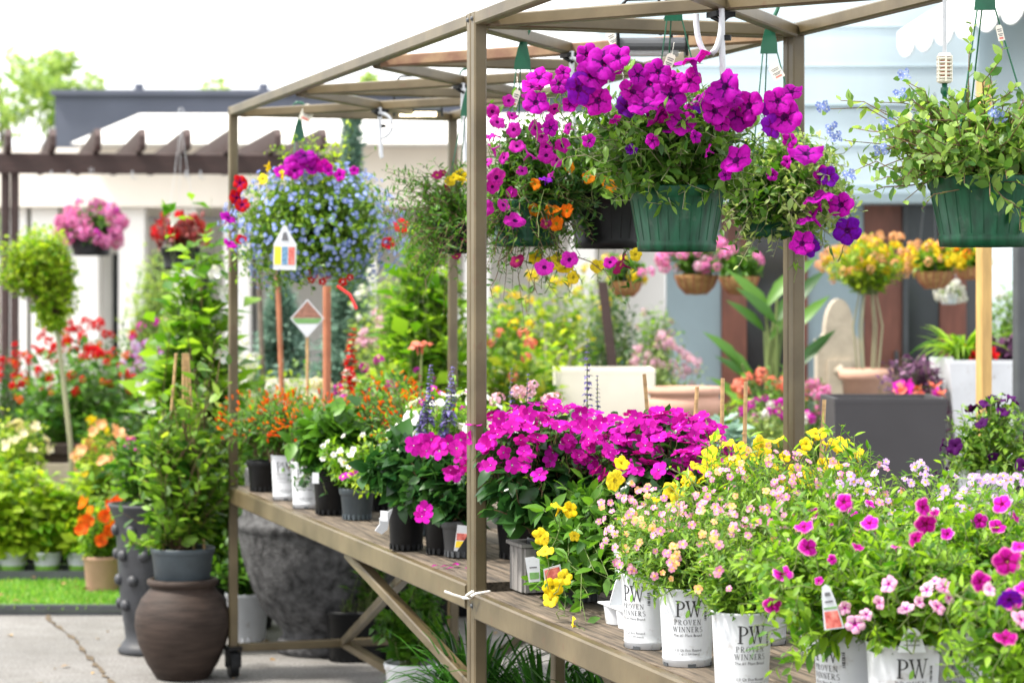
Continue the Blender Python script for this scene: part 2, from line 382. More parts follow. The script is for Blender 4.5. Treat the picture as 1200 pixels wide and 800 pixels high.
def lump(d,rg,k=4,a=.22):
    w=rg.normal(size=(k,3))*2.2; ph=rg.uniform(0,6.28,k)
    return 1+a*np.sin(d@w.T+ph).mean(1)*k**.5
def shell(rg,n,c,r,zmin=-.35,inner=.55,a=.22):
    """points in an uneven ellipsoid; returns tips, outward dirs"""
    d=norm(rg.normal(size=(n*4,3))); d=d[d[:,2]>zmin][:n]
    k=rg.uniform(inner**2,1,len(d))**.5*lump(d,rg,a=a)
    return np.asarray(c)+d*k[:,None]*np.asarray(r), norm(d/np.asarray(r))
def stems(g,rg,base,tips,leaf,nl,ls,mleaf=0,mstem=1,rad=.0022,arch=.3,u0=.3,wig=.04,K=6,droop=0,leafrand=.35,upb=.25,pair=False,sflat=.5,ns=3):
    """curved stems from base to tips with leaves along them, all vectorised"""
    N=len(tips); tips=np.asarray(tips,float); base=np.broadcast_to(np.asarray(base,float),(N,3))
    if not hasattr(arch,'__len__'): arch=np.full(N,arch)
    D=tips-base; L=np.linalg.norm(D,axis=1)
    ctl=base+D*.45+np.stack([np.zeros(N),np.zeros(N),L*arch],-1)+rg.normal(size=(N,3))*L[:,None]*.09
    u=np.linspace(0,1,K)
    def bez(u):
        u=u[...,None]; return base[:,None]*(1-u)**2+2*ctl[:,None]*u*(1-u)+tips[:,None]*u*u
    def tan(u):
        u=u[...,None]; return norm(2*(1-u)*(ctl-base)[:,None]+2*u*(tips-ctl)[:,None])
    U=np.broadcast_to(u,(N,K)); pts=bez(U); wv=rg.normal(size=(N,K,3))*L[:,None,None]*wig; wv[:,0]=0; wv[:,-1]=0; pts=pts+wv
    if rad>0:
        t=tan(U); a=norm(np.cross(t,V3(.3,.2,1))); b=np.cross(t,a)
        th=np.arange(ns)*2*PI/ns; rr=rad*(1-.6*u)[None,:,None,None]
        v=pts[:,:,None]+rr*(np.cos(th)[None,None,:,None]*a[:,:,None]+np.sin(th)[None,None,:,None]*b[:,:,None])
        idx=np.array([[k*ns+i,k*ns+(i+1)%ns,(k+1)*ns+(i+1)%ns,(k+1)*ns+i] for k in range(K-1) for i in range(ns)])
        f=(idx[None]+(np.arange(N)*K*ns)[:,None,None]).reshape(-1,4)
        g.add(v.reshape(-1,3),f,mstem)
    if nl:
        ul=np.clip(np.linspace(u0,1,nl)[None]+rg.uniform(-.5,.5,(N,nl))*(1-u0)/nl,0.02,1)
        # piecewise interpolation of wiggled points
        x=ul*(K-1); i0=np.clip(x.astype(int),0,K-2); fr=(x-i0)[...,None]
        r_=np.arange(N)[:,None]; p=pts[r_,i0]*(1-fr)+pts[r_,i0+1]*fr; t=tan(ul)
        az=rg.uniform(0,6.28,(N,nl)) if not pair else (np.arange(nl)*PI/1.0)[None]+rg.uniform(-.5,.5,(N,nl))+rg.uniform(0,6.28,(N,1))
        a=norm(np.cross(t,V3(.3,.2,1))); b=np.cross(t,a)
        side=np.cos(az)[...,None]*a+np.sin(az)[...,None]*b
        d=norm(t*.45+side*1.0+V3(0,0,upb)+rg.normal(size=(N,nl,3))*.2)
        nr=norm(V3(0,0,1)+t*.2+rg.normal(size=(N,nl,3))*sflat)
        s=ls*(1-leafrand+2*leafrand*rg.uniform(0,1,(N,nl)))*(1.1-.45*ul**3)
        g.inst(leaf,p.reshape(-1,3),frames(d.reshape(-1,3),nr.reshape(-1,3),s.reshape(-1)),m=mleaf)
    return pts
def bush(parent,seed,base,c,r,n,nl,leaf,ls,mleaf='lf_mid',mstem='stem',zmin=-.3,flowers=(),inner=.5,arch=.25,rad=.002,a=.22,name='foliage',u0=.14,extra=None,front=None,sflat=.5,wig=.04,upb=.25):
    """foliage mass with flowers; everything local to parent. flowers=[(kind,col,count,size[,zmin,lift,up])]"""
    rg=np.random.default_rng(seed); g=G()
    n=int(n*DENS); nl=int(nl*1.25)
    tips,od=shell(rg,n,c,r,zmin,inner,a)
    if extra is not None:
        ex=np.asarray(extra,float).reshape(-1,3); tips=np.concatenate([tips,ex]); od=np.concatenate([od,norm(ex-np.asarray(c))])
    base_=np.broadcast_to(np.asarray(base,float),tips.shape)+rg.normal(size=tips.shape)*[.02,.02,0]
    stems(g,rg,base_,tips,leaf,nl,ls,arch=arch,rad=rad,u0=u0,sflat=sflat,wig=wig,upb=upb)
    if parent is not None: g.build(name,[M[mleaf],M[mstem]],parent,org=(0,0,0))
    for fl in flowers:
        kind,col,cnt,size=fl[:4]; zm=fl[4] if len(fl)>4 else 0.0; lift=fl[5] if len(fl)>5 else 1.03; up=fl[6] if len(fl)>6 else .5
        fp,fd=shell(rg,cnt,c,np.asarray(r)*lift,zm,.86,a*.8)
        put_flowers(parent,kind,col,fp,norm(fd*(.55 if kind=='nem' else 1)+V3(0,-.9 if kind=='nem' else -.25,up)+rg.normal(size=fp.shape)*.3),size*rg.uniform(.75,1.2,len(fp)),rg)
    return rg
def px_flowers(parent,kind,col,lst,Yc,size,seed=0,jit=.04,face=(0,-.8,.35),name='flower'):
    """individual flowers seen in the photo: (px,py[,size factor]) at about distance Yc on the plant"""
    rg=np.random.default_rng(seed); b=ROOT[parent.name]; pos=[];dr=[];sz=[]
    for it in lst:
        p=P(it[0],it[1],Yc+rg.uniform(-jit,jit)); pos.append(p-b); sz.append(size*(it[2] if len(it)>2 else 1)*rg.uniform(.9,1.1))
        dr.append(norm(V3(*face)+rg.normal(size=3)*.42))
    put_flowers(parent,kind,col,np.array(pos),np.array(dr),np.array(sz),rg,name)
    # short stalks so that every bloom hangs on something
    g=G(); c=np.array(pos)
    return c,np.array(dr)
def stalks(parent,seed,pos,dirs,size,length=.10,mat='stem',rad=.0016):
    rg=np.random.default_rng(seed); g=G(); back=pos-dirs*size*.8
    end=back-dirs*length*.6+V3(0,.3,-.5)*length+rg.normal(size=pos.shape)*.01
    if len(pos)>9:
        stems(g,rg,end,back,LEAF_NAR,3,.022,arch=.1,rad=rad,u0=.2)
        g.build('foliage',[M['lf_pet'],M[mat]],parent,org=(0,0,0)); return  # flower stalks with a few small leaves, merged under the foliage name
    for i in range(len(pos)):
        g=G(); stems(g,rg,end[i:i+1],back[i:i+1],LEAF_NAR,3,.022,arch=.1,rad=rad,u0=.2)
        g.build('flower_stalk',[M['lf_pet'],M[mat]],parent,org=(0,0,0))
def blades(g,rg,base,n,L,w,spread=.5,droop=.6,m=0,K=7,rb=.03):
    """arching strap leaves"""
    az=rg.uniform(0,6.28,n); l=L*rg.uniform(.6,1.1,n); sp=spread*rg.uniform(.3,1.2,n); h=np.stack([np.cos(az),np.sin(az),0*az],-1)
    u=np.linspace(0,1,K)[None,:,None]
    b=np.asarray(base)+h*rb*rg.uniform(0,1,(n,1))
    dr=(droop*rg.uniform(.5,1.4,n))[:,None,None]
    pts=b[:,None]+h[:,None]*(l*sp)[:,None,None]*(u**1.4)+V3(0,0,1)*(l[:,None,None]*(u-dr*u**2.4))
    sd=norm(np.cross(h,V3(0,0,1)))[:,None]
    ww=w*rg.uniform(.7,1.2,n)[:,None,None]*np.array([.6,.9,1,.95,.8,.5,.03])[None,:K,None]
    fold=V3(0,0,.25)
    v=np.stack([pts-sd*ww/2+fold*ww,pts,pts+sd*ww/2+fold*ww],2)
    idx=np.array([[k*3+i,k*3+i+1,(k+1)*3+i+1,(k+1)*3+i] for k in range(K-1) for i in range(2)])
    g.add(v.reshape(-1,3),(idx[None]+(np.arange(n)*K*3)[:,None,None]).reshape(-1,4),m)
def crown(g,rg,clumps,n,ls,leaf=LEAF_LO,m=0,up=.3):
    """leaves spread through the volume of many small clumps (c,r)"""
    for c,r in clumps:
        r=np.asarray(r,float); vol=n
        d=norm(rg.normal(size=(vol,3))); k=rg.uniform(.25,1,vol)**.45
        p=np.asarray(c)+d*k[:,None]*r*lump(d,rg,a=.3)[:,None]
        dd=norm(d+rg.normal(size=d.shape)*.7+V3(0,0,-.1)); nr=norm(d*.5+V3(0,0,.8)+rg.normal(size=d.shape)*.5)
        g.inst(leaf,p,frames(dd,nr,ls*rg.uniform(.6,1.3,vol)),m=m)

# ------------------------------------------------------------------ lettering
def seg(out,x0,y0,x1,y1,t0,t1=None):
    t1=t1 or t0; out.append([(x0-t0/2,y0),(x0+t0/2,y0),(x1+t1/2,y1),(x1-t1/2,y1)])
def bar(out,x0,x1,y,t=.05): out.append([(x0,y-t/2),(x1,y-t/2),(x1,y+t/2),(x0,y+t/2)])
def arc(out,cx,cy,rx,ry,a0,a1,tmin,tmax,n=12):
    for i in range(n):
        q=[]
        for a in(a0+(a1-a0)*i/n,a0+(a1-a0)*(i+1)/n):
            a=math.radians(a); t=tmin+(tmax-tmin)*abs(math.cos(a)); q.append(((cx+rx*math.cos(a),cy+ry*math.sin(a)),(cx+(rx-t)*math.cos(a),cy+(ry-tmin)*math.sin(a))))
        out.append([q[0][0],q[1][0],q[1][1],q[0][1]])
def glyph(ch):
    o=[]
    if ch in 'PR':
        seg(o,.15,.04,.15,.96,.13); bar(o,0,.32,.025); bar(o,0,.24,.975); arc(o,.22,.72,.38,.28,90,-90,.05,.13); bar(o,.2,.25,.975); bar(o,.2,.25,.465)
        w=.66
        if ch=='R': seg(o,.62,.04,.30,.46,.14); bar(o,.5,.8,.025); w=.82
    elif ch=='V': seg(o,.38,0,.14,.96,.05,.14); seg(o,.38,0,.62,.96,.05,.05); bar(o,0,.28,.975); bar(o,.5,.76,.975); w=.76
    elif ch=='W':
        seg(o,.36,0,.13,.96,.05,.14); seg(o,.36,0,.56,.9,.05,.05); seg(o,.76,0,.53,.96,.05,.14); seg(o,.76,0,.98,.96,.05,.05); bar(o,0,.27,.975); bar(o,.42,.66,.975); bar(o,.86,1.1,.975); w=1.1
    elif ch=='N': seg(o,.14,.04,.14,.96,.06); seg(o,.68,0,.16,.97,.13); seg(o,.68,.04,.68,.96,.06); bar(o,0,.28,.025); bar(o,0,.14,.975); bar(o,.55,.82,.975); w=.82
    elif ch=='E': seg(o,.15,.04,.15,.96,.13); bar(o,0,.58,.025); bar(o,0,.56,.975); bar(o,.2,.46,.5); seg(o,.56,.05,.58,.22,.04); seg(o,.55,.8,.55,.95,.04); w=.62
    elif ch=='I': seg(o,.16,.04,.16,.96,.13); bar(o,0,.32,.025); bar(o,0,.32,.975); w=.32
    elif ch=='O': arc(o,.40,.5,.40,.5,0,360,.05,.14,22); w=.8
    elif ch=='S': arc(o,.27,.73,.25,.27,30,270,.05,.12,12); arc(o,.27,.25,.27,.27,90,-150,.05,.12,12); w=.55
    else: w=.3
    return o,w
def serif(text,h,sp=.12):
    q=[];x=0
    for ch in text:
        o,w=glyph(ch)
        q+=[[(x+a*h,b*h) for a,b in p] for p in o]; x+=(w+sp)*h
    x-=sp*h
    return [[(a-x/2,b) for a,b in p] for p in q]
_TX={}
def plain(text,h):
    """built-in font as centred triangles"""
    k=(text,h)
    if k in _TX: return _TX[k]
    c=bpy.data.curves.new('t','FONT'); c.body=text; c.size=h*1.35; c.align_x='CENTER'; c.resolution_u=2
    o=bpy.data.objects.new('t',c); me=o.to_mesh(); me.calc_loop_triangles()
    v=[tuple(x.co) for x in me.vertices]; t=[[(v[i][0],v[i][1]) for i in lt.vertices] for lt in me.loop_triangles]
    o.to_mesh_clear(); bpy.data.objects.remove(o); bpy.data.curves.remove(c); _TX[k]=t; return t
def wrap(g,polys,dx,z0,rfun,rz,m,lift=.0006):
    """2D polygons wrapped on a tapered round pot, centred on angle rz"""
    for i,p in enumerate(polys):
        v=[]
        for x,y in p:
            z=z0+y; r=rfun(z)+lift+(i%7)*.00002; a=rz+(x+dx)/r; v.append((r*math.cos(a),r*math.sin(a),z))
        g.add(v,[list(range(len(v)))],m,False)
# ------------------------------------------------------------------ setting: ground, carts
def cart(t,w,z): return V3(-.088-.2985*t+.9545*w, 6.03+.9545*t+.2985*w, z)
U_=V3(.2985,-.9545,0); W_=V3(.9545,.2985,0)
CART_RZ=math.atan2(W_[1],W_[0])
def sheet(name,mat,pts,z,kind='structure',thick=None):
    g=G(); g.add([(x,y,z) for x,y in pts],[list(range(len(pts)))],0,False); o=g.build(name,mat); tag(o,kind=kind); return o
# concrete paving with aggregate
def paving():
    m,nt,b=newmat('exposed_concrete')
    n1=noise(nt,1.3,5); n2=noise(nt,90,4); n3=noise(nt,9,6)
    a=ramp(nt,n1,[(.3,(.165,.16,.152)),(.7,(.265,.258,.248))]); c=ramp(nt,n2,[(.36,(.38,.36,.34)),(.60,(1,1,1))]); d=ramp(nt,n3,[(.3,(.78,.76,.73)),(.6,(1,1,1))])
    for col in(c,d):
        x=nt.nodes.new('ShaderNodeMix'); x.data_type='RGBA'; x.blend_type='MULTIPLY'; x.inputs[0].default_value=.8; nt.links.new(a,x.inputs[6]); nt.links.new(col,x.inputs[7]); a=x.outputs[2]
    nt.links.new(a,b.inputs['Base Color']); b.inputs['Roughness'].default_value=.85
    bp=nt.nodes.new('ShaderNodeBump'); bp.inputs['Strength'].default_value=.5; bp.inputs['Distance'].default_value=.004; nt.links.new(n2,bp.inputs['Height']); nt.links.new(bp.outputs[0],b.inputs['Normal'])
    return m
M['paving']=paving()
M['joint']=solid('path_joint_dirt',(.07,.05,.03),.95,.5,30,bump=.6,c2=(.17,.125,.075))
M['lawn']=solid('lawn_base',(.11,.20,.04),.9,.5,5,c2=(.17,.25,.06))
M['blade']=leafm('lawn_blade',(.08,.23,.02),(.24,.46,.07),trans=.4,rough=.6,extra=(.40,.38,.14))
M['dirt']=solid('bare_earth',(.24,.18,.13),.95,.4,4,bump=.5)
sheet('ground',M['paving'],[(-300,-20),(300,-20),(300,500),(-300,500)],0)
sheet('lawn',M['lawn'],[(-9,10.98),(-1.35,10.86),(-1.2,12.6),(-9,12.6)],.02)
g=G(); rg=np.random.default_rng(5)
n=42000; px_=np.concatenate([rg.uniform(-2.95,-1.25,26000),rg.uniform(-5.5,-2.95,16000)]); py_=rg.uniform(10.88,12.5,n)
d=norm(np.stack([rg.normal(size=n)*.5,rg.normal(size=n)*.5,np.ones(n)],-1))
g.inst(LEAF_NARLO,np.stack([px_,py_,np.full(n,.018)],-1),frames(d,rg.normal(size=(n,3)),rg.uniform(.022,.045,n)))
tag(g.build('lawn_grass',M['blade']),kind='stuff')
g=G(); rg=np.random.default_rng(15); n=70   # dry leaves on lawn and path
lp=np.concatenate([np.stack([rg.uniform(-2.9,-1.3,30),rg.uniform(10.95,12.2,30),np.full(30,.055)],-1),np.stack([rg.uniform(-2.3,.4,40),rg.uniform(8.6,10.8,40),np.full(40,.006)],-1)])
d=norm(rg.normal(size=(n,3))*[1,1,.15]); g.inst(LEAF_LO,lp,frames(d,V3(0,0,1)+rg.normal(size=(n,3))*.2,rg.uniform(.025,.06,n)))
M['dryleaf']=leafm('dry_leaf',(.16,.08,.03),(.42,.28,.11),trans=.15,rough=.8)
tag(g.build('fallen_leaves',M['dryleaf']),kind='stuff')
g=G()   # dark edging strip in front of the lawn
g.box((-4,10.93,.02),5.5,.05,.05,math.radians(-.9)); tag(g.build('lawn_edging',M['dgrey_pl']),kind='structure')
# joint across the path
rg=np.random.default_rng(7); pts=[P(x,y,CZ*F/(y-341)) for x,y in((52,716),(60,727),(78,742),(92,756),(104,770),(118,786),(130,800),(145,830))]
L=[];R_=[]
for i,p in enumerate(pts):
    for k in range(6 if i<len(pts)-1 else 1):
        q=p if i==len(pts)-1 else p+(pts[i+1]-p)*k/6
        w=rg.uniform(.004,.015)
        L.append((q[0]-w+rg.normal()*.008,q[1],.004)); R_.append((q[0]+w+rg.normal()*.008,q[1],.004))
g=G(); g.add(L+R_,[[i,i+len(L),i+1+len(L),i+1] for i in range(len(L)-1)],0,False); tag(g.build('path_joint',M['joint']),kind='structure')

SH1,SH2=.728,.712
TOP=2.15
BAY=1.0687
def make_cart(t0,t1,sh,label,legs):
    """t0 = end near the viewer, t1 = far end"""
    root=thing('plant_cart',label,'plant cart',cart((t0+t1)/2,.43,0),None)
    T=.033; H=T/2
    def bm(name,p,q,w=T,h=T,mat='bronze',up=(0,0,1)):
        g=G(); g.beam(p,q,w,h,up); return g.build(name,M[mat],root)
    W=.86
    for t in(t0,t1):
        for w in(0,W):
            g=G(); g.post(cart(t,w,.12),cart(t,w,TOP+.0),T,W_); po=g.build('post',M['bronze'],root)
            g=G(); c=cart(t,w,.055)
            g.tube([c-W_*.016,c+W_*.016],.05,16); g.build('caster_wheel',M['black_pl'],root)
            g=G(); g.box(cart(t,w,.115),.06,.05,.012,CART_RZ); g.box(cart(t,w,.08)-W_*.024,.006,.05,.075,CART_RZ); g.box(cart(t,w,.08)+W_*.024,.006,.05,.075,CART_RZ); g.tube([c-W_*.03,c+W_*.03],.008,8); g.build('caster_fork',M['black_pl'],root)
    for t in(t0,t1):
        for w,sg in((0,-1),(W,1)):
            for z in(sh-.036,TOP-H,.115):
                g=G(); c=cart(t,w,z)+W_*sg*H; g.tube([c,c+W_*sg*.004,c+W_*sg*.0055],[.0065,.006,.003],6); g.build('bolt',M['dgrey_pl'],root)
    for w in(0,W): bm('roof_beam',cart(t0+H+.002,w,TOP-H),cart(t1-H-.002,w,TOP-H))
    nb=int(round((t1-t0)/BAY))
    for k in range(nb+1):
        t=t0+k*BAY
        e=.0025 if k in(0,nb) else 0
        bm('roof_crossbar',cart(t,H+.002,TOP-H-e),cart(t,W-H-.002,TOP-H-e),mat='bronze')
    for k in range(nb):
        ta,tb=t0+k*BAY,t0+(k+1)*BAY
        bm('roof_brace',cart(ta+.035,.03,TOP-.023),cart(tb-.035,W-.03,TOP-.023),.034,.032)
        bm('roof_brace',cart(tb-.035,.03,TOP-.025),cart(ta+.035,W-.03,TOP-.025),.034,.032,mat='rust' if k==0 and t0>-1 else 'bronze')
    # shelf frame and planks
    for w in(-.002,W+.002): bm('shelf_beam',cart(t0+H+.002,w,sh-.036),cart(t1-H-.002,w,sh-.036),.036,.062)
    for k in range(nb+1):
        t=t0+k*BAY; t+= .04 if k==0 else(-.04 if k==nb else 0)
        bm('shelf_bearer',cart(t,.02,sh-.055),cart(t,W-.02,sh-.055),.036,.036)
    rg=np.random.default_rng(int(t1*100)+900)
    for k in range(6):
        w0=.003+k*.1445; g=G()
        dz=rg.uniform(-.002,.002); g.beam(cart(t0+.022,w0+.07,sh-.014+dz),cart(t1-.022,w0+.07,sh-.014+dz*.3),.138,.026,bev=.1)
        g.build('shelf_plank',M['wood'],root)
    # lower rails and braces
    bm('low_rail',cart(t1,H+.002,.115),cart(t1,W-H-.002,.115),.03,.03)
    bm('low_rail',cart(t0+.02,.43,.114),cart(t1-.017,.43,.114),.034,.03)
    bm('low_rail',cart(t0,H+.002,.1155),cart(t0,W-H-.002,.1155),.03,.03)
    for args in legs: bm(*args)
    return root
legs1=[('shelf_brace',cart(1.40,.012,SH1-.07),cart(.02,.10,.36),.036,.03),
       ('shelf_brace',cart(3.17,.42,.13),cart(.86,.045,SH1-.078),.03,.03),
       ('shelf_leg',cart(3.0,.80,.0),cart(3.0,.80,SH1-.075),.03,.03,'bronze',tuple(W_)),
       ('shelf_brace',cart(1.0,.84,SH1-.08),cart(2.9,.80,.02),.03,.03)]
cart1=make_cart(.0185,.0185+3*BAY,SH1,'bronze steel plant cart nearer the lawn with black pots along its wooden shelf',legs1)
legs2=[('shelf_leg',cart(-.16,.16,0),cart(-.16,.16,SH2-.075),.03,.03,'bronze',tuple(W_)),
       ('shelf_brace',cart(-.26,.20,SH2-.08),cart(-.95,.34,.06),.032,.03),
       ('shelf_brace',cart(-2.2,.04,SH2-.08),cart(-3.1,.1,.2),.032,.03)]
cart2=make_cart(-.0185-3*BAY,-.0185,SH2,'bronze steel plant cart at the right carrying the row of white printed pots',legs2)
# rope tie round the two touching posts
g=G(); c=cart(0,0,SH1-.028); pp=[]
for i in range(25):
    a=2*PI*i/24; e=abs(math.cos(a))**.4*np.sign(math.cos(a)),abs(math.sin(a))**.4*np.sign(math.sin(a))
    pp.append(c+U_*e[0]*.042+W_*e[1]*.026+V3(0,0,.012*math.sin(a+1)))
g.tube(pp,.004,6,cap=False)
g.tube([pp[14],pp[14]-W_*.03+V3(0,0,.01),pp[14]-W_*.05+U_*-.01+V3(0,0,.018)],.0035,6)
g.tube([pp[20],pp[20]-W_*.02+U_*.03+V3(0,0,.008),pp[20]-W_*.012+U_*.06+V3(0,0,.022)],.0035,6)
solo(g.build('rope_tie',M['rope']),'white cord tied round the two touching cart posts at shelf height','rope')

# ---- things hung from the roof frames
def lamp(p,lit,label):
    """p = crossing of braces under which a short heater lamp bar hangs"""
    r=thing('bar_lamp',label,'lamp',p)
    g=G(); L=.085
    g.prism([(math.cos(a)*.030,math.sin(a)*.026) for a in np.linspace(-.35,PI+.35,12)],2*L,(p+V3(-L,0,0),V3(0,1,0),V3(0,0,1),V3(1,0,0))); g.build('shade',M['dgrey_pl'],r)
    for s in(-1,1):
        g=G(); g.box(p+V3(s*(L+.004),0,.004),.008,.062,.055); g.build('end_cap',M['black_pl'],r)
    g=G(); g.tube([p+V3(-L*.8,-.012,-.014),p+V3(L*.8,-.012,-.014)],.011,8); g.build('lamp_tube',M['lampglow'] if lit else M['white_pl'],r)
    g=G(); g.tube([p+V3(-L-.004,0,.02),p+V3(-L-.004,0,.10),p+V3(-L+.02,0,.125),p+V3(.02,0,.128)],.005,6); g.tube([p+V3(L*.6,0,.02),p+V3(L*.6,0,.07),p+V3(L*.2,.0,.125)],.004,6); g.build('hanging_bracket',M['black_pl'],r)
    g=G(); g.tube([p+V3(.02,-.02,.03),p+V3(.025,-.02,.06),p+V3(.05,-.03,.10),p+V3(.03,-.02,.13),p+V3(.06,0,.14)],.0045,6); g.tube([p+V3(.05,-.02,.13),p+V3(.08,-.02,.09),p+V3(.10,-.01,.12)],.004,6); g.build('cable',M['black_pl'],r)
    return r
lamp(P(490,129,9.0),True,'lit black bar lamp hung under the far end of the bronze roof frame')
lamp(P(764,56,6.3),False,'dark bar lamp hanging unlit above the big purple petunia basket')
def hose(p,label,z1,loop):
    r=thing('irrigation_hose',label,'hose',p)
    g=G(); g.tube([p+V3(0,-.02,.01),p+V3(0,-.025,-.06),p+V3(.004,-.02,-.16),p+V3(.008,-.02,z1)],.0075,8); g.build('drop_tube',M['white_pl'],r)
    g=G(); g.tube([p+V3(.012,-.022,-.05),p+V3(.012,-.022,-.062)],.0105,8); g.build('clamp',M['black_pl'],r)
    g=G()
    if loop<0: g.tube([p+V3(loop*math.cos(a)*.5+loop*.5,-.03,-.01-.085*math.sin(a)) for a in np.linspace(-.1,PI+.25,14)],.007,8)
    else: g.tube([p+V3(loop*math.sin(a),-.03,-.01-.09*(1-math.cos(a))*.5) for a in np.linspace(.1,3,10)],.006,8)
    g.build('hose_loop',M['white_pl'],r)
    g=G(); g.box(p+V3(0,0,0),.05,.05,.012,.4); g.tube([p+V3(-.02,0,-.005),p+V3(.0,-.03,-.02),p+V3(.02,-.01,.0)],.006,6); g.build('hose_clip',M['black_pl'],r); return r
hose(cart(3.2-.53,.43,TOP-.045),'white hose with side loop dangling from roof braces nearest the lit lamp',-.17,.045)
hose(cart(1.6,.43,TOP-.045),'white hose dangling from roof braces just left of the tall front post',-.24,.02)
hose(cart(.53,.43,TOP-.045),'double white hose dangling behind the left purple petunias',-.26,.03)
hose(cart(-.55,.43,TOP-.05),'white hose with wide U loop hanging right of the dark unlit lamp',-.20,-.06)
# slatted hose weight
p=P(1107,64,5.2); r=thing('hose_weight','white slatted hose weight hanging in front of the awning with a green nozzle','hose weight',p)
g=G(); g.tube([P(1107,-70,5.2),P(1107,0,5.2),p],.0045,8); g.build('hose',M['white_pl'],r)
g=G(); g.lathe([(0,.004),(.012,.003),(.0165,-.004),(.0165,-.006)],20,c=p); g.lathe([(.0165,-.054),(.0165,-.058),(.012,-.062),(0,-.062)],20,c=p)
for k in range(6): g.lathe([(.012,-.0085-k*.0082),(.017,-.0078-k*.0082),(.0175,-.0105-k*.0082),(.012,-.0125-k*.0082)],20,c=p)
for k in range(6): a=k*PI/3+PI/6; g.box(p+V3(math.cos(a)*.0155,math.sin(a)*.0155,-.031),.004,.004,.056,a)
g.build('slatted_body',M['cream_pl'],r)
g=G(); g.lathe([(0,.0),(.0115,0),(.0115,-.05),(0,-.05)],14,c=p+V3(0,0,-.006)); g.build('inner_core',M['rustpole'],r)
g=G(); g.lathe([(0,-.062),(.006,-.062),(.006,-.07),(.009,-.072),(.009,-.082),(.005,-.088),(.005,-.095),(0,-.096)],14,c=p); g.build('nozzle',M['green_hk'],r)

# golden timber posts of the next stand
p=P(1153,640,8.0); g=G(); g.post(P(1153,360,8.0)*V3(1,1,0),P(1153,95,8.0),.042,V3(1,.3,0)); o=g.build('timber_post',M['goldwood']); solo(o,'golden timber post standing behind the right green hanging pot','post')
g=G(); q=P(1196,340,9.5); g.post(q*V3(1,1,0),P(1196,210,9.5),.05,V3(1,.3,0)); solo(g.build('metal_post',M['dgrey_pl']),'dark grey post cut by the right edge of the photo','post')
# ------------------------------------------------------------------ pots
def nursery_pot(parent,h=.16,r=.07,mat='black_pl',feet=True,ribs=0):
    g=G(); b=r*.80
    g.lathe([(0,.008),(b-.004,.008),(b-.002,0),(b,0),(b+.0005,.010),(b+.002,.012),(r-.003,h-.024),(r-.001,h-.022),(r+.002,h-.020),(r+.0035,h-.004),(r+.003,h),(r-.001,h),(r-.003,h-.004),(r-.006,h-.022),(0,h-.018)],36,m=[0]*13+[1])
    if feet:
        for i in range(18):
            a=i*2*PI/18; g.box((math.cos(a)*(b+.0015),math.sin(a)*(b+.0015),.0085),.004,.008,.016,a)
    if ribs:
        for i in range(ribs):
            a=i*2*PI/ribs; rr=lambda z:b+(r-b)*z/h
            g.beam((math.cos(a)*rr(.02),math.sin(a)*rr(.02),.015),(math.cos(a)*rr(h-.03),math.sin(a)*rr(h-.03),h-.03),.003,.004,(math.cos(a),math.sin(a),0))
    return g.build('pot',[M[mat],M['soil']],parent,org=(0,0,0))
def card(parent,name,o,ax,ay,w,h,layers,tip=None,t=.0012):
    """upright label: layers=[(mat,poly)] each 0.3 mm proud"""
    az=norm(np.cross(ax,ay)); g=G(); mats=[]
    for k,(mt,poly) in enumerate(layers):
        mats.append(M[mt]); g.prism([(x*w,y*h) for x,y in poly],t if k==0 else t+.0003*k+.0004,(o,ax,ay,az),k)
    return g.build(name,mats,parent,org=(0,0,0))
def pw_pot(parent,rz,h=.155,r=.056,small=True,rim='white_pl'):
    b=r*.86; g=G()
    rf=lambda z:b+(r-b)*z/h
    g.lathe([(0,.010),(b-.006,.010),(b-.003,.0),(b,0),(b+.001,.012),(b+.0022,.0135),(b+.0012,.016),(rf(.03),.03),(rf(h*.5),h*.5),(rf(h-.02),h-.02),(r,h-.006),(r+.0018,h-.003),(r+.0012,h),(r-.002,h),(r-.004,h-.02),(0,h-.016)],44,m=[0]*14+[1])
    # drain notches at the foot
    for k in range(5):
        a=rz+.18+k*2*PI/5; g.box((math.cos(a)*(b-.0006),math.sin(a)*(b-.0006),.003),.004,.016,.007,a,m=2)
    pot=g.build('pot',[M[rim],M['soil'],M['dgrey_pl']],parent,org=(0,0,0))
    g=G(); H=.0325
    z0=h*.645
    wrap(g,[[(x-.0,y) for x,y in p] for p in serif('P',H)],-.0140,z0,rf,rz,0); wrap(g,serif('W',H),.0128,z0,rf,rz,0)
    wrap(g,serif('PROVEN',.0105,.16),0,h*.545,rf,rz,0); wrap(g,serif('WINNERS',.0105,.14),0,h*.455,rf,rz,0)
    wrap(g,plain('The #1 Plant Brand',.0056),0,h*.395,rf,rz,0)
    wrap(g,plain('1.0 Qt Eco Round',.0056),.001,h*.205,rf,rz,0); wrap(g,plain('1.1 qt (1.04 liters)',.0050),.001,h*.158,rf,rz,0)
    lw=[(-.0005,-.001),(.0055,.002),(.0075,.008),(.0065,.0165),(.0010,.0125),(-.0015,.006)]
    wrap(g,[lw],-.003,z0-.001,rf,rz,1,.0012)
    for k in range(9): wrap(g,[[(0,0),(.006,0),(.006,.0012+.0006*(k%3)),(0,.0012+.0006*(k%3))]],.036,h*.60+k*.0030,rf,rz,0)
    g.build('lettering',[M['ink'],M['leafink']],pot,org=(0,0,0)); return pot
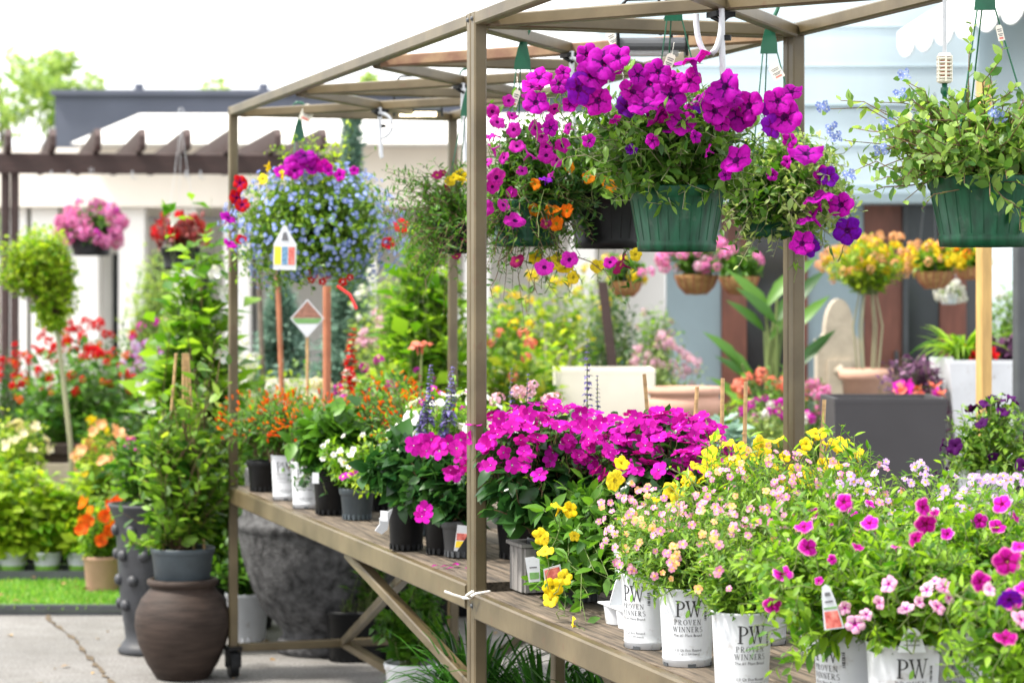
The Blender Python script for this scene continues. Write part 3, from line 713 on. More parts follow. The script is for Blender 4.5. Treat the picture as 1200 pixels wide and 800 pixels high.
def hanging_pot(parent,hook,r=.117,h=.155,mat='green_pl',hk='green_hk',three=True,wire=None,z0=0,htop=None):
    """pot with rim at z=0 (parent origin = rim centre); hook = local point of the hook top"""
    g=G(); b=r*.80
    g.lathe([(0,-h+.012),(b-.01,-h+.010),(b-.006,-h),(b,-h),(b+.003,-h+.022),(b+.0005,-h+.024),(r*.955,-.03),(r*.965,-.026),(r,-.022),(r+.003,-.004),(r+.002,0),(r-.004,0),(r-.007,-.02),(0,-.018)],48,m=[0]*12+[1])
    # flutes
    for i in range(24):
        a=i*2*PI/24; g.beam((math.cos(a)*(b+.0005),math.sin(a)*(b+.001),-h+.026),(math.cos(a)*r*.955,math.sin(a)*r*.955,-.032),.0022,.0012,(math.cos(a),math.sin(a),0))
    pot=g.build('pot',[M[mat],M['soil']],parent,org=(0,0,0))
    g=G(); hook=np.asarray(hook,float); k=.03
    if hk=='wire': g.tube([hook+V3(.012,0,-.03),hook+V3(.014,0,-.008),hook,hook+V3(-.014,0,-.01),hook+V3(-.006,0,-.035),hook+V3(0,0,-.10)],.0022,6)
    else:
        cv=[hook+V3(.024*math.cos(a),0,.024*math.sin(a)-.024) for a in np.linspace(2.9,-.5,12)]
        g.tube(cv+[hook+V3(.012,0,-.055),hook+V3(0,0,-.08)],[.0028]*3+[.0048]*9+[.0052,.006],8)
        o=hook+V3(0,-.003,-.14)
        g.prism([(-.022,-.005),(.022,-.005),(.021,.02),(.014,.055),(.010,.088),(-.001,.088),(-.012,.05),(-.020,.015)],.006,(o,V3(1,0,0),V3(0,0,1),V3(0,1,0)))
    g.build('hook',[M['green_hk'] if hk!='wire' else M['white_pl']],parent,org=(0,0,0))
    top=hook+V3(0,0,-.135 if hk!='wire' else -.10)
    for i in range(3):
        a=PI/2+.25+i*2*PI/3; s=V3((.02,-.02,0)[i]*(-1 if i else -1),0,0) if hk!='wire' else V3(0,0,0)
        e=V3(math.cos(a)*r,math.sin(a)*r,-.008)
        st=top+(V3(math.cos(a)*.02,0,0) if hk!='wire' else 0)
        g=G(); g.tube([st,st*.5+e*.5+V3(0,0,-.004),e],.0019 if hk!='wire' else .0011,6); g.build('hanger_wire',[M['green_hk'] if hk!='wire' else M['white_pl']],parent,org=(0,0,0))
    return pot
def price_tag(parent,o,ang=0.2,w=.022,h=.04,name='price_tag',string=None):
    o=np.asarray(o,float); ax=V3(math.cos(ang),.15,math.sin(ang)); ax=norm(ax); ay=norm(V3(-math.sin(ang),.1,math.cos(ang)))
    g=G(); az=norm(np.cross(ax,ay)); sq=lambda a,b,c,d:[(a*w,b*h),(c*w,b*h),(c*w,d*h),(a*w,d*h)]
    g.prism([(-.5*w,0),(.5*w,0),(.5*w,.86*h),(.32*w,h),(-.32*w,h),(-.5*w,.86*h)],.0009,(o,ax,ay,az),0)
    for k,(y,l) in enumerate(((.70,.35),(.58,.3),(.40,.38),(.30,.25))): g.prism(sq(-l,y,l,y+.05),.0007,(o+az*.0006,ax,ay,az),1)
    g.prism(sq(-.3,.10,.3,.22),.0007,(o+az*.0006,ax,ay,az),2)
    if string is not None: g.tube([o+ay*h*.95,np.asarray(string,float)],.0007,4,0)
    g.build(name,[M['cream_pl'],M['inkgrey'],M['rprint']],parent,org=(0,0,0))

# ------------------------------------------------------------------ hanging baskets in focus
def L(parent,px,py,Y): return P(px,py,Y)-ROOT[parent.name]

# the big purple petunia in the green pot
H1=thing('hanging_basket','big green hanging pot of purple petunias, fullest one, in the middle of the photo','hanging basket',P(793,219,5.8))
hanging_pot(H1,L(H1,789,-46,5.8))
price_tag(H1,L(H1,781,82,5.72),-.35,string=L(H1,790,50,5.78)); 
ex=[L(H1,x,y,5.75+d) for x,y,d in((690,95,0),(705,80,-.03),(812,72,-.03),(760,96,-.05),(850,105,0),(872,118,0),(640,115,.05),(898,120,.05),(925,135,.05),(735,85,0),(845,100,.05),(665,110,0),(720,235,-.05),(760,225,-.12),(800,245,-.12),(830,225,-.12),(690,200,-.05),(865,200,-.05))]
bush(H1,11,(0,0,-.01),(-.03,-.01,.095),(.275,.22,.185),230,13,LEAF,.036,'lf_pet','stem_pl',zmin=-.8,arch=.25,rad=.0021,extra=ex,inner=.35,a=.16,wig=.05)
hp=[(709,73,1.15),(679,104,1.2),(694,88),(761,98,1.05),(786,112,1.1),(775,135,1.2),(799,142,.95),(812,69,1.1),(849,101,1.1),(866,133,1.1),(829,127),(756,122,1.05),(742,107),(688,64,.7),(724,67,.8),(772,84,.85),(862,187,.95),(877,124,.95),(919,137,1.1),(908,126,.9),(928,107,.75),(632,90,.85),(628,120,.8),(624,101,.7),(829,176,.5),(840,112,.9),(858,112,.8),(815,118,.8),(735,125,.9),(748,88,.7),(655,98,.6),(700,118,.9),(790,92,.7),(765,165,.45),(808,95,.85),(838,130,.8),(855,120,.75),(905,148,.75),(912,118,.8),(845,145,.6),(785,150,.6),(720,140,.5),(668,122,.5),(660,85,.5),(645,150,.5),(690,165,.45),(740,175,.45),(815,160,.5),(850,205,.4)]
c,d=px_flowers(H1,'petunia','purple',[h for i,h in enumerate(hp) if i%9!=1],5.60,.037,1,.05); stalks(H1,2,c,d,.037)
c,d=px_flowers(H1,'petunia','violet',[h for i,h in enumerate(hp) if i%9==1]+[(640,210,.5)],5.62,.034,3,.05,face=(.2,-.6,.2)); stalks(H1,4,c,d,.034)

# purple petunia trailing at the right of it, pale leaves
H2=thing('hanging_basket','hanging purple petunia with pale variegated leaves, its blooms trailing across the rear post','hanging basket',P(908,222,6.12))
hanging_pot(H2,L(H2,901,-4,6.12),r=.10,h=.12)
price_tag(H2,L(H2,914,92,6.07),.5,.03,.038,string=L(H2,912,70,6.1))
ex=[L(H2,x,y,6.0) for x,y in((985,210),(1000,260),(990,285),(950,290),(935,285),(975,180),(1000,170),(880,290),(870,270),(905,295),(940,160),(960,200),(985,275),(865,240),(890,255),(910,270),(930,255))]
bush(H2,12,(0,0,-.01),(.04,-.03,-.02),(.21,.18,.19),170,13,LEAF,.029,'lf_var','stem_pl',zmin=-.8,extra=ex,inner=.5,a=.25)
bush(H2,13,(0,0,-.01),(-.02,-.05,-.05),(.15,.13,.15),80,10,LEAF_WIDE,.036,'lf_mid','stem_pl',zmin=-.8,inner=.5,name='under_foliage')
c,d=px_flowers(H2,'petunia','purple',[(945,179,1.1),(958,232,1.05),(950,252,1.1),(985,240,.9),(940,285,.9),(966,205,.75),(905,205,.45),(925,165,.5),(922,190,.45)],5.93,.037,5,.03); stalks(H2,6,c,d,.037)
c,d=px_flowers(H2,'petunia','violet',[(993,270,.9),(950,288,.9),(971,207,.75)],5.95,.036,7,.03); stalks(H2,8,c,d,.036)

# black pot with orange
H3=thing('hanging_basket','black hanging pot with orange million bells half hidden behind the green pot of purple petunias','hanging basket',P(715,228,6.5))
hanging_pot(H3,L(H3,718,-6,6.5),r=.118,h=.145,mat='black_pl',hk='wire')
price_tag(H3,L(H3,722,55,6.42),.45,.024,.045,string=L(H3,718,35,6.5))
bush(H3,14,(0,0,-.01),(-.02,-.02,.05),(.23,.18,.17),140,11,LEAF,.030,'lf_mid','stem',zmin=-.6,inner=.5,extra=[L(H3,x,y,6.4) for x,y in((650,250),(640,235),(670,270),(690,225),(705,235),(735,330),(700,320),(730,355))])
c,d=px_flowers(H3,'calib','orange',[(690,208),(716,214,1.2),(648,245,1.3),(644,259,1.3),(664,247),(626,246,.9),(627,216,.8),(652,262,1.1),(730,212,.7),(668,196,.8)],6.22,.019,9,.03,face=(0,-1.6,.3)); stalks(H3,10,c,d,.021,.06)

# small magenta million bells at the left
H4=thing('hanging_basket','hanging million bells with small pinkish purple flowers trailing beside the tall front post','hanging basket',P(617,235,6.35))
hanging_pot(H4,L(H4,612,17,6.35),r=.105,h=.12)
price_tag(H4,L(H4,601,125,6.28),-.3,.018,.045,string=L(H4,606,90,6.33))
ex=[L(H4,x,y,6.25) for x,y in((570,150),(560,205),(565,250),(580,300),(600,340),(620,365),(590,350),(640,330),(660,310),(655,350),(575,270),(640,150),(590,140),(680,300),(615,385),(570,320),(610,310),(630,345),(585,330))]
bush(H4,15,(0,0,-.01),(.0,-.03,-.02),(.19,.17,.20),190,14,LEAF_NAR,.026,'lf_mid','stem_br',zmin=-.95,extra=ex,inner=.45,a=.25)
bush(H4,116,(0,0,-.01),(.03,-.01,.09),(.19,.14,.14),90,11,LEAF,.030,'lf_mid','stem',zmin=-.3,inner=.5,extra=[L(H4,x,y,6.3) for x,y in((575,120),(600,108),(622,98),(645,110),(662,128),(590,150),(625,135),(650,150),(610,165),(570,165),(685,140),(675,115),(635,160),(580,135))],name='upper_foliage')
bush(H4,16,(0,0,-.01),(.04,-.04,-.01),(.17,.13,.15),80,10,LEAF,.030,'lf_dark','stem',zmin=-.6,inner=.45,name='under_foliage')
mg=[(577,131),(602,152),(583,143),(647,141),(628,150),(577,176),(621,180),(659,171),(652,187),(559,199),(582,208,1.2),(577,219),(562,227),(568,244,1.1),(604,258,1.35),(667,304,1.2),(638,313,1.2),(715,307,.9),(606,171),(640,182),(580,158,.8),(600,135,.7),(632,128,.8),(650,128,.9),(590,185,.9),(612,200,.8),(635,160,.9),(665,150,.8),(600,225,.8),(572,160,.8),(596,118,.8),(618,112,.8),(590,240,.9),(570,190,.8),(645,205,.7),(640,172,.9)]
c,d=px_flowers(H4,'calib','mag2',mg,6.10,.021,17,.04); stalks(H4,18,c,d,.024,.06)
c,d=px_flowers(H4,'calib','yellow',[(655,305),(662,312),(645,308),(628,300),(672,325,.8),(700,312,.8),(745,298,.8)],6.3,.024,19); stalks(H4,20,c,d,.024,.06)
c,d=px_flowers(H4,'calib','wine',[(727,309,1.1),(606,305,.8),(640,262,.6)],6.2,.026,21); stalks(H4,22,c,d,.026,.06)
# two long bare runners
g=G(); rg=np.random.default_rng(3)
stems(g,rg,np.array([L(H4,650,285,6.3),L(H4,640,290,6.3),L(H4,600,290,6.3)]),np.array([L(H4,738,362,6.25),L(H4,622,385,6.2),L(H4,575,350,6.2)]),LEAF_NAR,9,.022,arch=.0,rad=.002,u0=.1,K=10)
g.build('runner',[M['lf_mid'],M['stem_br']],H4,org=(0,0,0))

# plumbago-like basket at right
H5=thing('hanging_basket','dark green hanging pot at the right edge with leafy twigs and few pale blue flowers','hanging basket',P(1157,208,5.0))
hanging_pot(H5,L(H5,1154,-70,5.0),r=.122,h=.143)
price_tag(H5,L(H5,1174,48,4.93),.2,.014,.033,string=L(H5,1165,35,4.98))
ex=[L(H5,x,y,4.95+d) for x,y,d in((970,128,0),(985,118,0),(1000,150,0),(1055,92,0),(1065,100,.05),(1030,120,0),(1095,130,0),(1138,25,.05),(1175,55,.03),(1160,100,0),(1010,190,-.05),(1040,215,-.1),(1060,235,-.1),(1020,225,-.05),(1180,210,-.15),(1215,225,-.12),(1205,120,0),(1130,215,-.18),(1160,230,-.15),(1080,245,-.1),(990,165,0),(1240,150,0),(1260,200,0),(1190,240,-.14),(1215,285,-.1),(1195,270,-.13),(1080,120,0),(1112,112,0))]
rg=bush(H5,23,(0,0,-.01),(-.04,-.03,.07),(.27,.2,.15),90,13,LEAF_OVAL,.030,'lf_plum','stem_br',zmin=-.7,extra=ex,inner=.5,arch=.2,rad=.0024,a=.25,upb=.35)
bush(H5,24,(0,0,-.01),(-.02,-.04,.03),(.2,.17,.13),34,9,LEAF_OVAL,.030,'lf_plum','stem_br',zmin=-.4,inner=.5,name='under_foliage')
for i,(x,y) in enumerate(((1060,87),(1055,110),(964,125),(975,150),(1032,175),(1040,145),(1165,130),(1172,138),(995,205),(980,160))):
    px_flowers(H5,'lob','blue',[(x+a,y+b,1.2) for a,b in((0,0),(5,3),(-4,4),(3,-4),(-5,-2))],4.88,.0060,30+i,.01)

# ---- bench plants, cart 2 (printed white pots in front)
def potted(label,loc,kind='pw',rz=-1.57,cat='potted plant',group=None,name='potted_plant',**k):
    t=thing(name,label,cat,loc,group)
    if kind=='pw': pw_pot(t,rz,**k)
    elif kind: nursery_pot(t,mat=kind,**k)
    return t
def shelfpt(px,py,sh): Y=(CZ-sh)*F/(py-341); return V3((px-600)/F*Y,Y+.045,sh+.001)

# impatiens massed in the slatted crate
cr=cart(-.07,.16,SH2+.001); r=thing('slatted_crate','grey slatted crate on the cart shelf beside the tall front posts','crate',cr)
for s,(dx,dy,sx,sy) in {'a':(0,-.055,.15,.010),'b':(0,.055,.15,.010),'c':(-.075,0,.010,.10),'d':(.075,0,.010,.10)}.items():
    g=G(); n=5 if sx>.1 else 3; ax=W_ if sx>.1 else -U_
    for k in range(n):
        ww=(.15 if sx>.1 else .1)/n
        off=(k-(n-1)/2)*ww
        c=cr+W_*dx-U_*dy+ax*off+V3(0,0,.058); g.box(c,ww-.003 if sx>.1 else .010,.010 if sx>.1 else ww-.003,.108,CART_RZ)
    g.build('slatted_side',M['gwood'],r)
g=G(); g.box(cr+V3(0,0,.008),.138,.098,.012,CART_RZ); g.build('bottom_board',M['gwood'],r)
g=G(); 
for a,b,c_,d_ in((0,-.055,.17,.022),(0,.055,.17,.022),(-.075,0,.022,.086),(.075,0,.022,.086)): g.box(cr+W_*a-U_*b+V3(0,0,.119),c_,d_,.008,CART_RZ)
g.build('rim',M['gwood'],r)

def impatiens(label,loc,c,r,n,seed,nf,lst,Y,pot='dgrey_pl',ph=.12):
    t=thing('potted_plant',label,'potted plant',loc); nursery_pot(t,ph,.055,pot)
    bush(t,seed,(0,0,ph*.8),c,r,n,8,LEAF_WIDE,.062,'lf_imp','stem_br',zmin=-.5,inner=.55,arch=.2,rad=.0035,a=.15,u0=.35,upb=.05)
    rg=np.random.default_rng(seed+1)
    fp,fd=shell(rg,int(nf*2.3),V3(*c)+V3(0,0,.01),np.asarray(r)*1.08,.0,.8,.12)
    put_flowers(t,'imp','magenta',fp,norm(fd*.5+V3(0,-.30,.75)+rg.normal(size=fp.shape)*.38),.0215*rg.uniform(.8,1.25,len(fp)),rg)
    stalks(t,seed+2,fp,norm(fd+V3(0,-.2,.5)),.02,.08,'stem_br')
    if lst: c2,d2=px_flowers(t,'imp','magenta',lst,Y,.0215,seed+3,.07)
    return t
A=[(x,y) for x,y in((585,490),(600,500),(575,515),(620,485),(640,490),(610,515),(630,520),(655,500),(590,530),(600,545),(575,545),(645,540),(648,530),(620,535),(670,500),(680,485),(665,520))]
impatiens('magenta impatiens with dark leaves nearest the tall front posts',cart(-.085,.165,SH2+.016),(0,-.0,.275),(.19,.19,.17),60,40,46,A,5.85)
B=[(x,y) for x,y in((690,500),(705,495),(720,490),(735,500),(700,515),(725,510),(745,515),(750,540),(740,535),(715,530),(690,525),(760,500),(745,490),(730,520),(765,545),(770,530))]
impatiens('magenta impatiens in the middle of the bright pink mass with blue salvia rising behind',cart(-.31,.36,SH2+.001),(.02,-.02,.29),(.19,.19,.17),60,44,44,B,5.72)
C=[(x,y) for x,y in((780,500),(795,495),(810,505),(800,515),(785,515),(765,510),(820,510),(795,545),(780,530),(805,550),(790,560),(770,550),(745,560))]
impatiens('magenta impatiens at the right end of the bright pink mass beside the canes',cart(-.36,.395,SH2+.001),(.0,-.02,.28),(.17,.17,.15),50,48,34,C,5.75)

# yellow petunia trailing over the shelf edge
t=potted('yellow petunia trailing over the shelf edge from a tagged dark pot beside the crate',cart(-.20,.13,SH2+.001)+V3(.065,-.05,0),'dgrey_pl',h=.12,r=.055)
ex=[L(t,x,y,5.62+d) for x,y,d in((640,650,-.02),(650,690,-.03),(660,730,-.1),(690,745,-.2),(690,700,-.1),(730,640,-.05),(740,590,0),(640,600,0),(660,570,.05),(690,640,-.1),(720,680,-.15),(670,660,-.06),(700,620,-.05),(720,560,.05),(705,595,-.05),(735,700,-.2),(670,620,-.02),(680,720,-.15),(750,640,0))]
bush(t,50,(0,0,.11),(.08,-.04,.13),(.18,.17,.17),240,11,LEAF,.048,'lf_mid','stem',zmin=-.7,extra=ex,inner=.45,arch=.22)
c,d=px_flowers(t,'petunia','yellow',[(729,542),(721,563,1.2),(656,594,1.1),(668,597),(634,629,1.1),(639,645,1.1),(638,631,.6),(662,676,.9),(648,688,1.1),(645,702,1.1),(671,734,1.25),(673,628,.7),(787,576,1.2),(805,560)],5.40,.0190,51,.05); stalks(t,52,c,d,.023,.07)
c,d=px_flowers(t,'petunia','cream',[(691,752,.9)],5.30,.023,53,.0,face=(.2,-.2,-1)); stalks(t,54,c,d,.023,.06)
o=L(t,618,682,5.68); 
card(t,'plant_tag',o,V3(1,0,0),norm(V3(-.1,-.1,1)),.034,.062,[('white_pl',[(.1,0),(.9,.05),(1,.9),(.6,1),(.0,.95)]),('inkgrey',[(.25,.55),(.75,.57),(.75,.62),(.25,.60)]),('gprint',[(.22,.12),(.85,.15),(.87,.40),(.2,.38)])])
o2=L(t,639,690,5.60)
card(t,'plant_tag',o2,norm(V3(.9,.0,.2)),norm(V3(-.15,-.1,1)),.045,.05,[('white_pl',[(0,0),(1,.1),(.95,1),(.05,.95)]),('rprint',[(.08,.25),(.9,.35),(.88,.9),(.1,.88)]),('yprint',[(.3,.05),(.8,.08),(.55,.42)])])

# pink and yellow nemesia in the printed pots
def nem(label,loc,rz,c,r,n,seed,nf,ex=None,col='pinkday'):
    t=potted(label,loc,'pw',rz)
    bush(t,seed,(0,0,.14),c,r,n,13,LEAF_NAR,.026,'lf_fine','stem',zmin=-.9,inner=.35,arch=.12,rad=.0013,a=.15,flowers=[('nem',col,int(nf*.75),.0086,-.3,1.05,.25),('nem','peach',nf//5,.0085,-.3,1.04,.2)],extra=None if ex is None else [L(t,*e) for e in ex])
    return t
pA=shelfpt(807,782,SH2); pB=shelfpt(767,764,SH2); pC=shelfpt(872,818,SH2)
nem('pink and yellow nemesia in the white pot whose lettering shows in full',pA,-1.62,(0,0,.22),(.135,.13,.125),120,60,64,[(790,590,4.8),(800,570,4.85),(760,640,4.7),(770,690,4.68),(745,620,4.8)])
nem('pink and yellow nemesia in the white pot just left of the fully lettered one',pB+V3(-.01,.03,0),-2.3,(.02,0,.215),(.112,.12,.115),100,61,60,[(745,600,5.0),(742,640,4.9),(750,690,4.85)])
nem('pink and yellow nemesia in the white pot right of the fully lettered one',pC,-1.35,(0,.03,.225),(.13,.13,.125),90,62,60)
nem('soft pink nemesia standing behind the fully lettered white pot',cart(-1.05,.32,SH2+.001),-1.6,(.0,0,.28),(.14,.14,.12),90,63,70)
nem('soft pink nemesia in the second row, just in front of the yellow petunias',cart(-1.28,.36,SH2+.001),-1.6,(.02,0,.29),(.14,.14,.12),90,64,70)
# white plastic tray
p=shelfpt(737,735,SH2)+V3(-.0,-.015,0); r=thing('carry_tray','white moulded carry tray holding the end of the printed pot row','tray',p)
g=G(); a=V3(*U_); b=W_
for s in(-.045,.045):
    c0=p+U_*s*.9; g.lathe([(.036,0),(.038,.012),(.0415,.040)],24,c=c0); g.lathe([(.0395,.040),(.035,.0),(0,.003)],24,c=c0)
g.build('cup',M['white_pl'],r)
g=G(); g.beam(p-U_*.085+V3(0,0,.043),p+U_*.085+V3(0,0,.043),.085,.004,bev=.05); g.build('tray_deck',M['white_pl'],r)
g=G(); g.prism([(-.045,0),(.045,0),(.03,.05),(.012,.085),(-.012,.085),(-.03,.05)],.004,(p+V3(0,0,.046),W_,V3(0,0,1),-U_)); g.build('handle_wall',M['white_pl'],r)
pD=cart(-.62,.20,SH2+.001); nem('nemesia with peach flowers in the white pot behind the moulded tray',pD,-2.0,(0,0,.22),(.10,.10,.09),55,65,30,col='pinkday')

# yellow petunias behind
def yel(label,loc,seed,c,r,lst,Y):
    t=potted(label,loc,'pw',-1.6)
    bush(t,seed,(0,0,.13),c,r,80,11,LEAF_NAR,.034,'lf_bright','stem',zmin=-.4,inner=.5,arch=.25,a=.2)
    c,d=px_flowers(t,'petunia','yellow',lst,Y,.0205,seed+1,.07,face=(0,-.6,.6)); stalks(t,seed+2,c,d,.024,.08)
yel('yellow petunia behind the pink nemesia, left one beside the bright pink impatiens',cart(-.86,.34,SH2+.001),70,(0,0,.29),(.15,.15,.15),[(833,545,1.3),(832,530),(861,538,1.3),(880,560),(852,520),(870,548,.8),(846,560,.8),(815,545,.7),(885,540,.8),(838,512,.7),(800,575,.8),(822,560,.8),(850,575,.7),(868,525,.8),(790,590,.6),(770,585,.7)],5.5)
yel('yellow petunia behind the pink nemesia, right one before the charcoal planter',cart(-1.06,.50,SH2+.001),73,(0,0,.30),(.16,.16,.15),[(893,522,1.2),(957,507,1.2),(983,519,1.1),(1002,532,1.1),(935,555,1.2),(949,560,1.2),(959,571,1.2),(977,543,1.2),(989,564,1.1),(992,577,1.1),(905,545,.8),(920,535,.7),(940,530,.7),(970,520,.8),(1005,550,.7),(915,560,.8),(965,545,.8),(900,580,.7),(925,580,.8),(940,590,.7),(975,575,.8),(985,525,.9),(945,520,.8),(910,515,.8),(1000,560,.8),(880,530,.8)],5.3)

# picotee petunias at the right front
def pic(label,loc,rz,seed,c,rr,n,lst,Y,pale=(),kind='pw',ex=None,**k):
    t=potted(label,loc,kind,rz,**k)
    bush(t,seed,(0,0,.14),c,rr,int(n*1.25),13,LEAF,.030,'lf_bright','stem',zmin=-.6,inner=.4,arch=.15,a=.2,rad=.002,extra=None if ex is None else [L(t,*e) for e in ex])
    if lst: cc,d=px_flowers(t,'picotee','magenta',lst,Y,.0135,seed+1,.06,face=(0,-.75,.5)); stalks(t,seed+2,cc,d,.024,.08)
    if pale: cc,d=px_flowers(t,'palepet','palepink',pale,Y-.03,.0125,seed+3,.04); stalks(t,seed+4,cc,d,.02,.07)
    return t
q=P(998,741,4.19); pic('magenta petunia with pale edged blooms in the white pot with a tall picture tag',V3(q[0],q[1]+.05,SH2+.001),-2.5,80,(-.05,.0,.245),(.165,.15,.14),130,
  [(942,616,1.3),(947,641,1.3),(905,708,1.1),(917,672,1.2),(1019,612,1.2),(989,588),(960,680,.7),(1005,640,.7),(975,655,.6)],4.05,[(990,712),(1002,731,1.2)],ex=[(x,y,4.02) for x,y in((890,700),(900,740),(885,762),(920,765),(940,775),(905,785),(950,745),(930,720),(880,720),(915,690),(895,660),(925,790),(945,760))],rim='white_pl',r=.060)
q=P(1064,756,4.03); tB=pic('magenta and pink petunia in the white pot at bottom right with a rounded white tag',V3(q[0],q[1]+.05,SH2+.001),-1.50,85,(.0,.02,.25),(.16,.15,.14),140,
  [(1082,594,1.3),(1085,614,1.2),(1073,631,1.2),(1050,640,.6),(1110,625,.8),(1095,600,.6)],3.95,[(1041,684,1.1),(1030,706),(1062,712,1.1),(1099,710,1.1),(1107,687,1.1),(1086,691),(1078,705,.8),(1112,700,.9),(1095,680,.8),(1015,720,.8)],r=.062)
q=P(1140,752,4.2); pic('magenta petunia in the white pot half hidden beside the bottom right corner leaves',V3(q[0],q[1]+.06,SH2+.001),-1.9,90,(.03,.02,.26),(.165,.15,.15),130,
  [(1174,590,1.2),(1148,610,1.1),(1169,616,1.1),(1190,605,.7)],4.2,[(1172,687,1.1),(1150,700)])
t=pic('big magenta petunia cut off by the right edge at the lower corner',cart(-2.44,.20,SH2+.001),-1.6,95,(.0,.0,.21),(.16,.15,.15),120,
  [(1180,657,1.5),(1149,681,1.3),(1186,702,1.4),(1178,746,1.3),(1195,640,1.1),(1200,690,1)],3.6,[(1197,725,1.2),(1160,690,.9)])
px_flowers(t,'petunia','violet',[(1183,703,1.1)],3.55,.017,99)
pic('magenta petunia in the second row behind the tagged white pot',cart(-1.66,.42,SH2+.001),-1.6,100,(0,0,.27),(.16,.16,.13),100,[(1000,600,.9),(1020,590,.8),(975,610,.7),(955,600,.7),(1030,625,.8)],4.6)
# tags stuck in the pots
rr=[o for o in COL.objects if o.get('label','').startswith('magenta petunia with pale edged')][0]
o=L(rr,966,738,4.00); card(rr,'plant_tag',o,norm(V3(.93,.1,.10)),norm(V3(-.20,.05,1)),.034,.075,[('white_pl',[(0,0),(1,0),(.8,.7),(.68,.95),(.5,1),(.32,.95),(.2,.7)]),('rprint',[(.10,.03),(.90,.03),(.83,.40),(.17,.40)]),('gprint',[(.16,.45),(.84,.45),(.82,.49),(.18,.49)]),('inkgrey',[(.36,.74),(.64,.74),(.62,.82),(.38,.82)]),('inkgrey',[(.30,.60),(.70,.60),(.69,.635),(.31,.635)])])
o=L(tB,1051,764,3.99); card(tB,'plant_tag',o,V3(1,0,0),norm(V3(.05,.1,1)),.048,.040,[('white_pl',[(0,0),(1,0),(.85,.55),(.75,.85),(.6,1),(.4,1),(.25,.85),(.15,.55)]),('inkgrey',[(.38,.66),(.62,.66),(.60,.82),(.40,.82)]),('inkgrey',[(.26,.45),(.74,.45),(.73,.5),(.27,.5)]),('inkgrey',[(.22,.28),(.78,.28),(.78,.32),(.22,.32)])])

# pale lilac small flowered plants behind at the right
for i,(w,tt,lb) in enumerate(((.50,-1.36,'pale lilac nemesia before the charcoal planter at the back of the right cart'),(.68,-1.52,'pale lilac nemesia beside the dark purple trailing petunia'),(.52,-1.74,'pale lilac nemesia between the magenta petunias and the back row'))):
    t=potted(lb,cart(tt,w,SH2+.001),'pw',-1.6)
    bush(t,110+i,(0,0,.13),(0,0,.28),(.15,.15,.13),90,12,LEAF_NAR,.022,'lf_fine','stem',zmin=-.3,inner=.5,rad=.0013,a=.2,flowers=[('nem','lilac',60,.0095,.0,1.04,.4)])

# canes behind the impatiens
for x,y0,y1,Y,lb,tl in((755,438,505,6.35,'bamboo cane leaning left of the terracotta bowl, before the white planter',-6),(817,453,520,6.1,'short slanting bamboo cane before the terracotta bowl',5),(847,443,540,6.0,'bamboo cane at the right end of the terracotta bowl',2),(874,447,520,6.05,'thin bamboo cane left of the rear posts',2),(966,468,520,5.9,'short bamboo cane right of the rear posts among yellow petunias',4)):
    a=P(x,y0,Y); bq=P(x-tl*2.5,y1+130,Y); g=G(); g.tube([bq,bq*.5+a*.5+V3(.001,0,0),a],[.006,.0055,.005],8)
    for z in(.35,.7): c0=bq*(1-z)+a*z; g.tube([c0-V3(0,0,.002),c0+V3(0,0,.002)],.0068,8)
    solo(g.build('bamboo_cane',M['cane']),lb,'cane')

# ---- salvia with blue spikes
def spike(parent,base,top,seed,w=.018,col='spike',n=16,name='flower_spike'):
    rg=np.random.default_rng(seed); g=G(); base=np.asarray(base,float); top=np.asarray(top,float)
    g.tube([base,base*.4+top*.6+V3(rg.normal()*.006,0,0),top],[.0024,.002,.001],5,1)
    tp=leaf_tpl(w=.7,hi=False,curl=.5)
    for k in range(n):
        u=.42+.58*k/(n-1); c=base*(1-u)+top*u; m=9; az=rg.uniform(0,6.28,m)
        d=norm(np.stack([np.cos(az),np.sin(az),rg.uniform(-.2,.6,m)],-1)); s=w*(1.15-.75*(k/(n-1)))*rg.uniform(.7,1.2,m)
        g.inst(tp,np.repeat(c[None],m,0),frames(d,V3(0,0,1)+d*.2,s))
    g.build(name,[M['p_'+col],M['stem']],parent,org=(0,0,0))
t=potted('blue salvia spikes rising behind the bright pink impatiens, right of the tall front posts',cart(.19,.34,SH1+.001),'black_pl')
bush(t,120,(0,0,.15),(0,0,.25),(.12,.12,.12),40,10,LEAF_NAR,.05,'lf_mid','stem')
for i,(x,y0,y1,Y) in enumerate(((688,520,398,6.2),(619,520,438,6.4),(599,510,432,6.45),(700,510,440,6.3))): spike(t,L(t,x+2,y0+60,Y),L(t,x,y1,Y),121+i,.019 if i==0 else .013)

# ---- cart 1 shelf
def sp1(px,py): return shelfpt(px,py,SH1)
t=thing('potted_plant','blue salvia with big dark leaves in a stickered black pot near the tall front posts','potted plant',sp1(470,646)+V3(.012,.015,0)); nursery_pot(t,.165,.055,'black_pl')
bush(t,130,(0,0,.15),(0,0,.23),(.13,.12,.11),36,8,LEAF_WIDE,.075,'lf_imp','stem',zmin=-.3,arch=.3,upb=0)
for i,(x,y0,y1) in enumerate(((505,540,428),(530,540,430),(497,540,470),(522,545,480))): spike(t,L(t,x-6,y0,6.75),L(t,x,y1,6.75),131+i,.022)
o=L(t,446,610,6.62); card(t,'sticker',o,norm(V3(.9,-.4,0)),V3(0,0,1),.022,.028,[('white_pl',[(0,0),(1,0),(1,1),(0,1)])])
o=L(t,438,626,6.72); card(t,'folded_label',o,norm(V3(.9,.3,0)),norm(V3(.25,0,1)),.036,.075,[('white_pl',[(0,.15),(.6,0),(1,.2),(.9,.55),(1,1),(.55,.8),(.1,.62),(.25,.4)])],t=.004)
